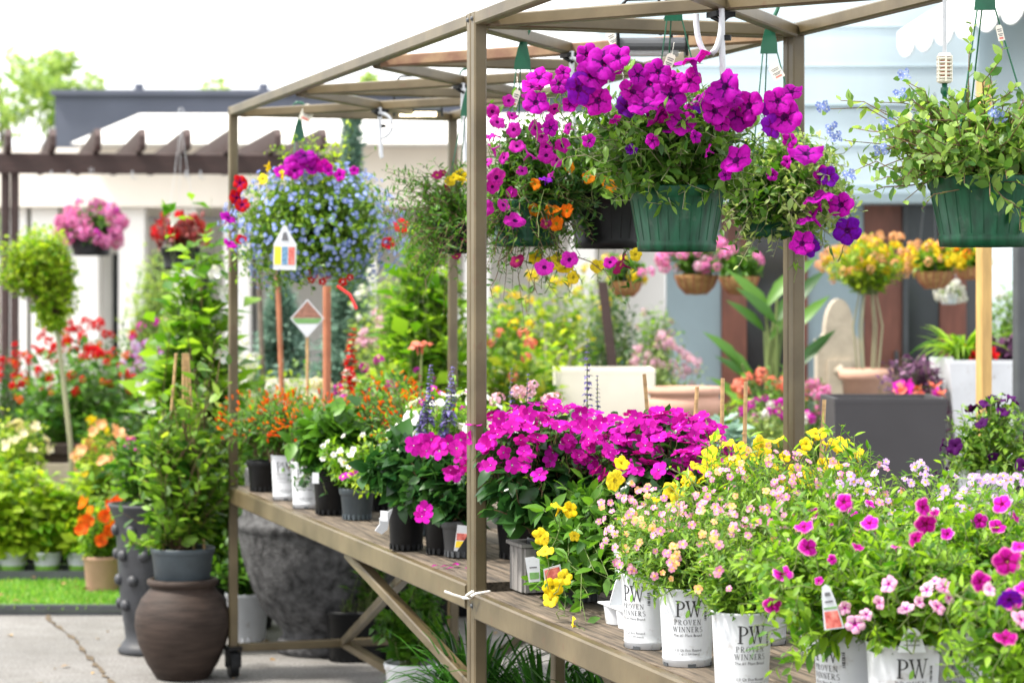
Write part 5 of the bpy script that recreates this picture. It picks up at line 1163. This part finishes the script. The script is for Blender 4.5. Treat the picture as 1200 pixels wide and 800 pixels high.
def shrub(label,px,ptop,pb,Y,wpx,seed,leaf=LEAF_LO,ls=.05,mat='lf_mid',n=90,nl=9,flowers=(),pot='black_pl',cat='potted plant',depth=None,a=.25,zmin=-.7,stem='stem',name='potted_plant',hgt=None,ph=.25,pr=.12):
    """ground standing potted shrub whose foliage spans photo rows ptop..pb"""
    x=gb(Y,px); t=thing(name,label,cat,(x,Y,0)); zt=zz(Y,ptop); zb=max(.15,zz(Y,pb)); w=wpx/F*Y/2
    if pot: nursery_pot(t,max(.1,min(ph,zt*.4)),pr,pot,feet=False)
    n=int(n*1.5); c=(0,0,(zt+zb)/2); bush(t,seed,(0,0,min(.22,zb)),c,(w,depth or w,max(.08,(zt-zb)/2)),n,nl,leaf,ls,mat,stem,zmin=zmin,flowers=flowers,a=a,inner=.4,arch=.05)
    return t
shrub('red flowered shrub with big leaves in the left middle ground',88,395,520,13.6,150,340,LEAF_WLO,.085,'lf_mid',110,9,[('cluster','red',46,.032,.0,1.05,.4),('cluster','redor',14,.022,-.2,1.02,.2)])
shrub('deep red flowers at the far left behind the topiary stem',25,400,520,14.4,70,341,LEAF_LO,.06,'lf_dark',60,8,[('cluster','red',18,.035,-.2,1.05,.3)])
shrub('red geraniums behind the topiary stem below the white columns',112,380,480,14.6,110,339,LEAF_LO,.06,'lf_dark',60,8,[('cluster','red',40,.036,.1,1.08,.4)])
shrub('hot pink flowers right of the red shrub',182,372,470,14.5,50,342,LEAF_LO,.05,'lf_dark',40,8,[('cluster','magenta',22,.034,.0,1.1,.4)])
shrub('lilac white flowers below the hot pink ones',172,402,490,13.9,70,343,LEAF_LO,.05,'lf_mid',50,8,[('cluster','lilac',26,.032,.0,1.1,.4)])
shrub('bright green low bush at the left edge above the ledge',15,492,560,12.9,80,344,LEAF_LO,.05,'lf_lime',70,9)
shrub('dark leafy bush below the red flowers',130,470,560,13.3,110,345,LEAF_WLO,.075,'lf_mid',70,9)
shrub('yellow and peach begonia behind the tray at the ledge end',118,500,585,12.7,60,346,LEAF_LO,.05,'lf_lime',50,8,[('rose','peach',22,.04,-.1,1.05,.3),('rose','yellow',8,.03,-.2,1.03,.2)])
shrub('cream begonias at the far left over the tray plants',22,500,560,12.8,60,347,LEAF_LO,.05,'lf_lime',30,8,[('rose','cream',12,.035,0,1.05,.3)])
shrub('hot pink begonia touching the grey vase',147,516,570,11.9,30,348,LEAF_LO,.05,'lf_bright',30,8,[('rose','magenta',7,.04,-.1,1.05,.2)])
t=shrub('orange begonia in a tan pot between the tray and the grey vase',120,575,660,11.5,66,349,LEAF_LO,.05,'lf_bright',40,8,[('rose','orange',6,.032,-.4,1.0,.1)],pot='paleterra',pr=.09,ph=.2)
px_flowers(t,'rose','redor',[(96,623),(103,610),(122,605),(128,620),(118,632),(131,592),(143,590),(146,626),(136,588)],11.35,.036,350,.03)
g=G(); g.box((gb(13.4,98),13.4,.30),.42,.42,.56); g.box((gb(13.4,98),13.4,.595),.48,.48,.05); o=g.build('planter',M['jar']); solo(o,'brown square planter under the red flowered shrub','planter')
shrub('pale weeping greenery behind the left vine',182,275,420,17,70,351,LEAF_NARLO,.10,'lf_far',90,12)
t=thing('hanging_basket','bright pink hanging basket under the pergola beam','hanging basket',P(107,275,17.3)); hanging_pot(t,L(t,107,197,17.3),r=.16,h=.15,mat='black_pl',hk='wire')
bush(t,352,(0,0,0),(0,0,.03),(.24,.22,.19),80,8,LEAF_LO,.06,'lf_mid','stem',zmin=-.6,flowers=[('cluster','pink',70,.055,-.5,1.05,.2),('cluster','mag2',16,.05,-.5,1.03,.2)])
shrub('dark green plant low behind the brown jar and cart end',255,560,720,10.6,60,353,LEAF_LO,.07,'lf_mid',60,9)
shrub('arching green plant beside the urn under the cart',292,640,760,10.5,50,354,LEAF_NAR,.12,'lf_bright',40,6)

# ------------------------------------------------------------------ tapered planters behind the carts
def taper(label,px0,px1,py,Y,mat,seed=None,k=.78,rz=0,name='planter'):
    x=gb(Y,(px0+px1)/2); w=(px1-px0)/F*Y/2; zt=zz(Y,py); t=thing(name,label,'planter',(x,Y+w,0)); g=G()
    def ring(s,z): 
        cs,sn=math.cos(rz),math.sin(rz); return [(s*(a*cs-b*sn),s*(a*sn+b*cs),z) for a,b in((-1,-1),(1,-1),(1,1),(-1,1))]
    rings=[ring(w*k,0),ring(w*.998,zt-.02),ring(w,zt-.018),ring(w,zt),ring(w*.92,zt),ring(w*.9,zt-.05)]
    v=sum(rings,[])
    for i in range(5): g.add(v,[[i*4+j,i*4+(j+1)%4,i*4+4+(j+1)%4,i*4+4+j] for j in range(4)],0,False)
    g.add(ring(w*.9,zt-.05),[[0,1,2,3]],1,False); g.add(ring(w*k,0),[[3,2,1,0]],0,False)
    g.build('body',[M[mat],M['soil']],t,org=(0,0,0)); return t,zt,w
taper('charcoal square planter right of the rear posts',978,1110,467,9.6,'planter_dk',k=.9)
taper('tall white tapered planter at the right holding the fern',1113,1250,422,10.8,'white_pl',k=.62)
taper('cream square planter behind the bright pink impatiens',650,768,433,11.0,'cream_pl',k=.92)
taper('cream planter behind the orange firecracker plants',306,372,446,12.2,'cream_pl',k=.9)
# terracotta bowl
Y=10.4; x=gb(Y,807); t=thing('terracotta_bowl','wide pale terracotta bowl with a thick rim behind the canes','bowl',(x,Y+.25,0)); zt=zz(Y,456); g=G(); r=.155
g.lathe([(0,0),(.09,0),(.10,.05),(r*.7,zt-.45),(r*.93,zt-.16),(r*.95,zt-.12),(r*1.02,zt-.11),(r*1.05,zt-.06),(r*.99,zt-.05),(r*.98,zt-.035),(r*1.06,zt-.03),(r*1.07,zt),(r*.92,zt),(r*.9,zt-.06),(0,zt-.06)],56); g.build('body',M['paleterra'],t,org=(0,0,0))

# ------------------------------------------------------------------ plants in the middle distance
MID=[
 # label, px, top, bottom, Y, width, leaf, size, mat, n, flowers
 ('broad leaved lime bush left of the tall front posts behind the orange plants',455,412,560,10.3,130,'LEAF_WLO',.08,'lf_lime',90,[('cluster','mag2',5,.03,.3,1.05,.4)]),
 ('pink flowered bush behind the salmon firecracker plant',440,440,540,9.9,90,'LEAF_LO',.05,'lf_mid',60,[('cluster','mag2',14,.028,.1,1.05,.4)]),
 ('leafy vine column with big leaves climbing left of the tall front posts',500,235,500,10.6,78,'LEAF_WLO',.11,'lf_bright',130,[('rose','white',8,.03,-.5,1.05,.2)]),
 ('bright green bush behind the climber at the lobelia basket height',455,300,420,12.8,80,'LEAF_LO',.06,'lf_far',80,[('cluster','white',10,.03,-.3,1,.2)]),
 ('pale pink blossoms left of the vine column',452,360,430,12.5,70,'LEAF_LO',.05,'lf_var',40,[('cluster','palepink',22,.032,-.3,1.05,.2)]),
 ('yellow green bush just right of the tall front posts',610,385,520,10.8,110,'LEAF_WLO',.085,'lf_yel',90,[('cluster','salmon',8,.032,-.2,1.05,.2)]),
 ('lime bush between the tall front posts and the cream planter',650,395,520,12.0,90,'LEAF_WLO',.08,'lf_lime',80,[]),
 ('tall yellow green shrub behind the cream planter',640,318,450,12.6,150,'LEAF_LO',.075,'lf_yel',120,[('cluster','yellow',10,.04,.1,1.03,.3)]),
 ('dark shrub behind the cream planter right side',715,335,470,13.2,70,'LEAF_LO',.06,'lf_dark',80,[]),
 ('grey green bush between cream planter and terracotta bowl',735,430,500,12.2,70,'LEAF_LO',.05,'lf_blue',60,[]),
 ('small white and pink blossoming tree in front of the blue grey panel',775,395,475,12.9,100,'LEAF_LO',.04,'lf_var',60,[('cluster','palepink',56,.026,-.5,1.1,.2)]),
 ('green ball shrub high behind the pink blossoms',770,355,420,13.6,46,'LEAF_LO',.05,'lf_bright',60,[('cluster','palepink',5,.03,-.2,1.05,.2)]),
 ('green bush right of the terracotta bowl',850,462,520,11.2,70,'LEAF_LO',.055,'lf_bright',60,[]),
 ('coral geranium below the wicker baskets',905,432,500,11.9,80,'LEAF_LO',.06,'lf_mid',60,[('cluster','salmon',14,.042,.0,1.05,.3)]),
 ('lilac and pink flowers left of the rear posts',905,470,520,10.5,80,'LEAF_LO',.045,'lf_var',60,[('cluster','mag2',22,.026,.0,1.05,.3),('cluster','white',6,.03,-.2,1.02,.2)]),
 ('pink flowers just right of the rear posts before the fountain',952,440,500,11.6,40,'LEAF_LO',.045,'lf_mid',40,[('cluster','pink',20,.035,-.3,1.05,.2)]),
 ('broad grey green leaves beside the short cane',850,488,540,9.2,70,'LEAF_WLO',.10,'lf_blue',26,[]),
 ('purple leaved heuchera above the charcoal planter',1075,415,470,10.9,66,'LEAF_WLO',.06,'lf_purp',90,[]),
 ('pink begonia row along the back of the charcoal planter',1078,450,500,10.5,60,'LEAF_LO',.04,'lf_mid',40,[('rose','salmon',10,.035,0,1.1,.3),('rose','mag2',9,.032,0,1.1,.3)]),
 ('light green foliage at the right edge above the fern',1185,320,400,13.3,60,'LEAF_LO',.06,'lf_bright',60,[('cluster','white',5,.04,-.2,1.05,.2)]),
 ('white flowers at the back left of the cart',395,455,520,10.8,90,'LEAF_LO',.05,'lf_var',50,[('cluster','cream',26,.034,-.1,1.05,.3)]),
 ('green shrub behind the left end of the cart shelf',300,430,560,11.2,90,'LEAF_LO',.055,'lf_mid',70,[('cluster','white',8,.03,-.2,1.05,.2)]),
 ('yellow flowered shrub left of the blue grey panel',705,300,380,13.8,60,'LEAF_LO',.05,'lf_lime',50,[('cluster','yellow',8,.035,-.2,1.05,.2)]),
 ('lime leaved bush behind the white petunias left of the tall front posts',530,395,540,10.9,90,'LEAF_WLO',.075,'lf_lime',80,[('cluster','salmon',4,.03,.2,1.05,.3)]),
 ('bright green shrub right of the diamond sign behind the orange plants',415,440,560,10.7,90,'LEAF_LO',.06,'lf_bright',90,[('cluster','white',8,.03,0,1.05,.3)]),
 ('yellow green shrub below the two blue green conifers',345,425,540,11.6,80,'LEAF_LO',.06,'lf_yel',80,[]),
 ('leafy green shrub between the lobelia basket and the vine column',470,330,470,12.2,70,'LEAF_LO',.065,'lf_bright',80,[('cluster','palepink',8,.03,-.2,1.05,.2)]),
 ('bright shrub with white flowers left of the stakes behind the far post',285,400,520,11.9,60,'LEAF_LO',.06,'lf_lime',70,[('cluster','white',14,.034,-.2,1.05,.3)]),
 ('tall bright shrub behind the yellow green bush right of the tall front posts',585,330,480,12.4,90,'LEAF_LO',.07,'lf_bright',100,[('cluster','yellow',6,.035,0,1.05,.3)]),
 ('shrub with white blooms behind the tall front posts low down',560,430,540,11.5,110,'LEAF_LO',.06,'lf_bright',80,[('cluster','palepink',14,.032,-.1,1.05,.3),('cluster','white',12,.032,-.1,1.05,.3)]),
]
for i,(lb,px,pt,pb,Y,w,lf,ls,mt,n,fl) in enumerate(MID):
    shrub(lb,px,pt,pb,Y,w,400+i,globals()[lf],ls,mt,n,9,fl)
# bare pale branches
t=thing('bare_shrub','bare grey branching shrub behind the yellow green bushes','shrub',(gb(12,640),12,0)); g=G(); rg=np.random.default_rng(9)
for x,y in((585,445),(600,425),(665,405),(690,400),(640,395),(620,410),(700,430),(575,430)): 
    a=L(t,x,y,12); g.tube([(0,0,0),V3(0,0,.7)+a*V3(.15,0,0),V3(a[0]*.6,0,a[2]-.05),a],[.02,.016,.011,.005],6)
g.build('branches',M['stem_pl'],t,org=(0,0,0))
g=G(); g.beam(P(742,480,12.4)*V3(1,1,0)+V3(.02,0,0),P(706,330,12.4),.05,.03); solo(g.build('leaning_plank',M['brownwood']),'dark plank leaning behind the cream planter','plank')
# tall perennials: red salvia spikes, lily
for i,(x,yt,yb,lb) in enumerate(((408,385,460,'red salvia spike standing right of the rust red stake'),(432,435,480,'short wine red salvia spike left of the lime bush'),(492,440,475,'wine red salvia spike behind the white petunias'))):
    Y=9.55; t=thing('red_salvia',lb,'flower',(gb(Y,x),Y,0)); nursery_pot(t,.2,.09,'black_pl')
    bush(t,450+i,(0,0,.18),(0,0,.55),(.09,.09,.32),26,8,LEAF_LO,.05,'lf_mid','stem',zmin=-.8)
    spike(t,L(t,x-4,yb+45,Y),L(t,x+6*(i==0),yt,Y),460+i,.042 if i==0 else .03,'red' if i==0 else 'wine',12)
Y=9.9; t=thing('lily','single coral lily on a tall pale stem left of the tall front posts','flower',(gb(Y,488),Y,0)); nursery_pot(t,.2,.09,'black_pl'); a=L(t,494,400,Y)
g=G(); g.tube([(0,0,.15),a*.6,a],[.007,.006,.004],7,1); rg=np.random.default_rng(6); stems(g,rg,V3(0,0,.15)[None],a[None]*.8,LEAF_NAR,12,.12); g.build('stalk',[M['lf_mid'],M['stem']],t,org=(0,0,0))
px_flowers(t,'petunia','salmon',[(494,402,1),(488,405,.9)],9.85,.042,5,face=(0,-.3,1))
# strelitzia
Y=12.6; t=thing('strelitzia','tall banana leaved plant with fanned stems before the dark shop window','plant',(gb(Y,905),Y,0)); nursery_pot(t,.3,.16,'black_pl',feet=False); rg=np.random.default_rng(12)
lv=leaf_tpl(w=.24,fold=.3,curl=.35)
for i,(x,y,s) in enumerate(((872,380,.36),(858,372,.30),(930,300,.40),(895,300,.42),(915,310,.42),(880,440,.28),(945,370,.35),(908,290,.4),(860,425,.25),(900,320,.34),(922,285,.36),(885,335,.3),(938,330,.34),(868,400,.26),(912,345,.3))):
    a=L(t,x,y,Y+rg.uniform(-.15,.15)); sgn=np.sign(a[0]+1e-3); k=a-V3(sgn*.05,0,s*.8); g=G(); base=V3(rg.normal()*.03,0,.3)
    g.tube([base,base*.4+k*.6+V3(0,0,.1),k],[.014,.011,.007],6,1); d=norm(a-k+V3(sgn*.15,0,0)); g.inst(lv,k[None],frames(d[None],V3(-d[2]*sgn*.5,-.8,.3)[None],np.array([s*.85])),m=0); g.build('leaf',[M['lf_mid'],M['stem']],t,org=(0,0,0))
# fountain
Y=13.8; x=gb(Y,984); t=thing('wall_fountain','pale stone wall fountain with arched top near the shop door','fountain',(x,Y,0)); g=G(); zt=zz(Y,350); w=.115
pf=[(-w*1.1,.12),(w*1.1,.12)]+[(w*1.1,zt-.28),(w*1.15,zt-.27),(w*1.15,zt-.24),(w*.95,zt-.23)]+[(w*.72*math.cos(a),zt-.2+.2*math.sin(a)) for a in np.linspace(0,PI,13)]+[(-w*.95,zt-.23),(-w*1.15,zt-.24),(-w*1.15,zt-.27),(-w*1.1,zt-.28)]
g.prism(pf,.14,((0,0,0),V3(1,0,0),V3(0,0,1),V3(0,1,0))); g.build('back_slab',M['stone'],t,org=(0,0,0))
g=G(); g.box((0,-.01,zt-.55),w*1.2,.03,.40); g.build('niche_panel',M['stone'],t,org=(0,0,0))
g=G(); g.lathe([(0,-.03),(.03,-.03),(.034,0),(.0,.03)],12,c=(0,-.04,zt-.40)); g.tube([(0,-.04,zt-.40),(0,-.09,zt-.40),(0,-.10,zt-.42)],.012,8); g.build('spout',M['stone'],t,org=(0,0,0))
g=G(); g.lathe([(0,0),(.10,0),(.12,.05),(.09,.12),(.10,.40),(.19,.52),(.24,.60),(.245,.64),(.21,.64),(.18,.57),(0,.56)],32,c=(0,-.14,0)); g.build('basin',M['stone'],t,org=(0,0,0))
# yellow flower baskets and standards
Y=12.4; t=thing('standard_plant','yellow and orange flowered standard with bare stems in a pale terracotta pot','potted plant',(gb(Y,1017),Y,0)); zt=zz(Y,432)
g=G(); g.lathe([(0,0),(.09,0),(.13,zt-.06),(.15,zt-.05),(.15,zt),(.13,zt),(.125,zt-.04),(0,zt-.04)],32,m=[0]*6+[1]); g.build('pot',[M['paleterra'],M['soil']],t,org=(0,0,0))
g=G(); rg=np.random.default_rng(2)
for i in range(6): a=i*1.05; g.tube([(math.cos(a)*.05,math.sin(a)*.05,zt-.05),(math.cos(a)*.075,math.sin(a)*.05,zt+.22),(math.cos(a)*.03,math.sin(a)*.03,zt+.45)],[.0055,.005,.004],6)
g.build('bare_stems',M['stem_pl'],t,org=(0,0,0))
bush(t,470,(0,0,zt+.38),(0,0,zz(Y,308)),(.24,.2,.13),110,8,LEAF_LO,.045,'lf_lime','stem',zmin=-.7,flowers=[('cluster','yellow',70,.026,-.6,1.06,.1),('cluster','peach',60,.026,-.6,1.06,.1)])
def basket(label,px,py,Y,wpx,seed,flowers,mat='lf_mid',wick=True,hl=.9):
    t=thing('hanging_basket',label,'hanging basket',P(px,py,Y)); r=wpx/F*Y/2; g=G()
    g.lathe([(0,-r*.95),(r*.45,-r*.9),(r*.8,-r*.55),(r*.97,-r*.15),(r,0),(r*.96,0),(r*.9,-r*.2),(0,-r*.15)],32,m=[0]*6+[1])
    for i in range(14): a=i*2*PI/14; g.tube([(math.cos(a)*r*k*1.015,math.sin(a)*r*k*1.015,z*r) for k,z in((.46,-.91),(.81,-.55),(.98,-.15),(1.01,0))],.004,5,2)
    g.build('liner',[M['wicker'],M['soil'],M['rustpole']],t,org=(0,0,0))
    top=V3(0,0,hl)
    for i in range(3): a=i*2.1+.4; g=G(); g.tube([(math.cos(a)*r,math.sin(a)*r,0),top],.0025,5); g.build('chain',M['dgrey_pl'],t,org=(0,0,0))
    bush(t,seed,(0,0,-.02),(0,0,r*.5),(r*1.35,r*1.3,r*.95),60,8,LEAF_LO,.05,mat,'stem',zmin=-.3,flowers=flowers); return t
basket('wicker basket of yellow and orange flowers left of the golden post',1095,318,12.2,44,480,[('cluster','yellow',40,.028,-.2,1.2,.2),('cluster','peach',34,.028,-.2,1.2,.2)],'lf_bright')
basket('wicker basket of yellow flowers touching the golden post',1135,312,11.9,34,481,[('cluster','yellow',34,.03,-.4,1.15,.1),('cluster','orange',10,.028,-.4,1.1,.1)],'lf_bright')
basket('wicker basket with pink flowers spilling to the left below the big green pot',816,322,13.2,50,482,[('cluster','pink',60,.036,-.2,1.25,.1),('cluster','palepink',20,.034,-.2,1.2,.1)])
basket('wicker basket with mostly leaves right of the pink one',866,324,13.0,46,483,[('cluster','pink',14,.034,-.1,1.15,.1)])
basket('wicker basket with dark leaves below the black hanging pot',733,330,12.6,38,484,[('cluster','pink',6,.03,0,1.1,.1),('cluster','yellow',6,.03,-.6,1.1,-.2)])
Y=13.5; t=thing('hanging_basket','small white flower ball hanging below the yellow baskets','hanging basket',P(1112,344,Y)); hanging_pot(t,V3(0,0,.55),r=.05,h=.06,mat='white_pl',hk='wire'); bush(t,485,(0,0,0),(0,0,.0),(.07,.07,.06),30,7,LEAF_LO,.03,'lf_var','stem',zmin=-.6,flowers=[('cluster','white',26,.024,-.7,1.05,0)])
# fern, heuchera and red flowers standing in the white planter
def inplanter(label,px,pt,Y,w,seed,leaf,ls,mat,fl=(),grass=False,zb=None):
    zb=zb or zz(10.8,422)-.05; x=gb(Y,px); t=thing('potted_plant',label,'plant',(x,Y,zb))
    g=G(); g.lathe([(0,-.0),(.05,0),(.06,.03),(0,.03)],16); g.build('root_ball',M['soil'],t,org=(0,0,0))
    if grass: g=G(); blades(g,np.random.default_rng(seed),(0,0,.02),110,w,.02,.8,.75); g.build('fronds',M[mat],t,org=(0,0,0))
    else: h=zz(Y,pt)-zb; bush(t,seed,(0,0,.02),(0,0,h*.5),(w,w,h*.55),60,8,leaf,ls,mat,'stem',zmin=-.5,flowers=fl)
inplanter('arching bright green fern in the white planter left of the golden post',1128,385,11.0,.30,490,None,0,'lf_bright',grass=True)
inplanter('red begonia in the white planter beside the golden post',1150,408,10.97,.10,491,LEAF_LO,.05,'lf_mid',[('rose','red',10,.035,0,1.1,.2)])
inplanter('grey purple heuchera in the white planter at the right edge',1186,400,11.0,.13,492,LEAF_WLO,.06,'lf_purp')
# dark purple petunia in a white pot on a small stand
Y=6.9; x=gb(Y,1158); sz=.80
r=thing('plant_stand','slim timber stand under the dark purple petunia','stand',(x,Y,0)); g=G(); g.box((x,Y,sz-.012),.26,.26,.024); g.build('top',M['wood'],r)
for dx in(-.1,.1):
    for dy in(-.1,.1): g=G(); g.box((x+dx,Y+dy,(sz-.026)/2),.03,.03,sz-.026); g.build('leg',M['wood'],r)
t=thing('potted_plant','dark purple trailing petunia in a white pot at the right edge','potted plant',(x,Y,sz+.001)); pw_pot(t,-1.9,h=.15,r=.075)
bush(t,495,(0,0,.13),(.01,-.02,.20),(.18,.16,.17),110,11,LEAF_LO,.032,'lf_fine','stem',zmin=-.7,a=.25,flowers=[('petunia','dkpurple',40,.021,-.6,1.05,.1)])
# ------------------------------------------------------------------ light, sky, camera
SUN_EL,SUN_AZ=math.radians(58),math.radians(-104)     # azimuth: direction the light comes from, clockwise from +Y
w=bpy.data.worlds.new('World'); S.world=w; w.use_nodes=True; nt=w.node_tree; bg=nt.nodes['Background']
sky=nt.nodes.new('ShaderNodeTexSky'); sky.sky_type='NISHITA'; sky.sun_disc=False; sky.sun_elevation=SUN_EL; sky.sun_rotation=SUN_AZ
sky.air_density=1.0; sky.dust_density=6.0; sky.ozone_density=1.0
# thin bright cloud over the blue
tc=nt.nodes.new('ShaderNodeTexCoord'); cn=nt.nodes.new('ShaderNodeTexNoise'); cn.inputs['Scale'].default_value=2.5; cn.inputs['Detail'].default_value=6
nt.links.new(tc.outputs['Generated'],cn.inputs['Vector']); cr_=ramp(nt,cn.outputs['Fac'],[(.25,(.62,.62,.62)),(.7,(.95,.95,.95))])
cm=nt.nodes.new('ShaderNodeMix'); cm.data_type='RGBA'; nt.links.new(cr_,cm.inputs[0]); nt.links.new(sky.outputs[0],cm.inputs[6]); cm.inputs[7].default_value=(5.8,5.88,5.96,1)
nt.links.new(cm.outputs[2],bg.inputs[0]); bg.inputs[1].default_value=.15
l=bpy.data.lights.new('sun','SUN'); l.energy=2.4; l.angle=math.radians(5); l.color=(1,.95,.87)
o=bpy.data.objects.new('sun',l); COL.objects.link(o)
d=Vector((math.sin(SUN_AZ)*math.cos(SUN_EL),math.cos(SUN_AZ)*math.cos(SUN_EL),math.sin(SUN_EL)))
o.rotation_euler=d.to_track_quat('Z','Y').to_euler(); o.location=(0,0,20)
c=bpy.data.cameras.new('camera'); co=bpy.data.objects.new('camera',c); COL.objects.link(co); S.camera=co
co.location=(0,0,CZ); co.rotation_euler=(PI/2,0,0); c.lens=85; c.sensor_width=36; c.shift_y=-59/1200; c.clip_start=.05; c.clip_end=2000
c.dof.use_dof=True; c.dof.focus_distance=5.25; c.dof.aperture_fstop=5.6
S.render.resolution_x=1024; S.render.resolution_y=682
S.render.engine='CYCLES'
v=S.view_settings; v.view_transform='Standard'; v.look='None'; v.gamma=1; v.exposure=1.6
S.cycles.max_bounces=6; S.cycles.diffuse_bounces=3; S.cycles.transmission_bounces=4; S.cycles.glossy_bounces=2
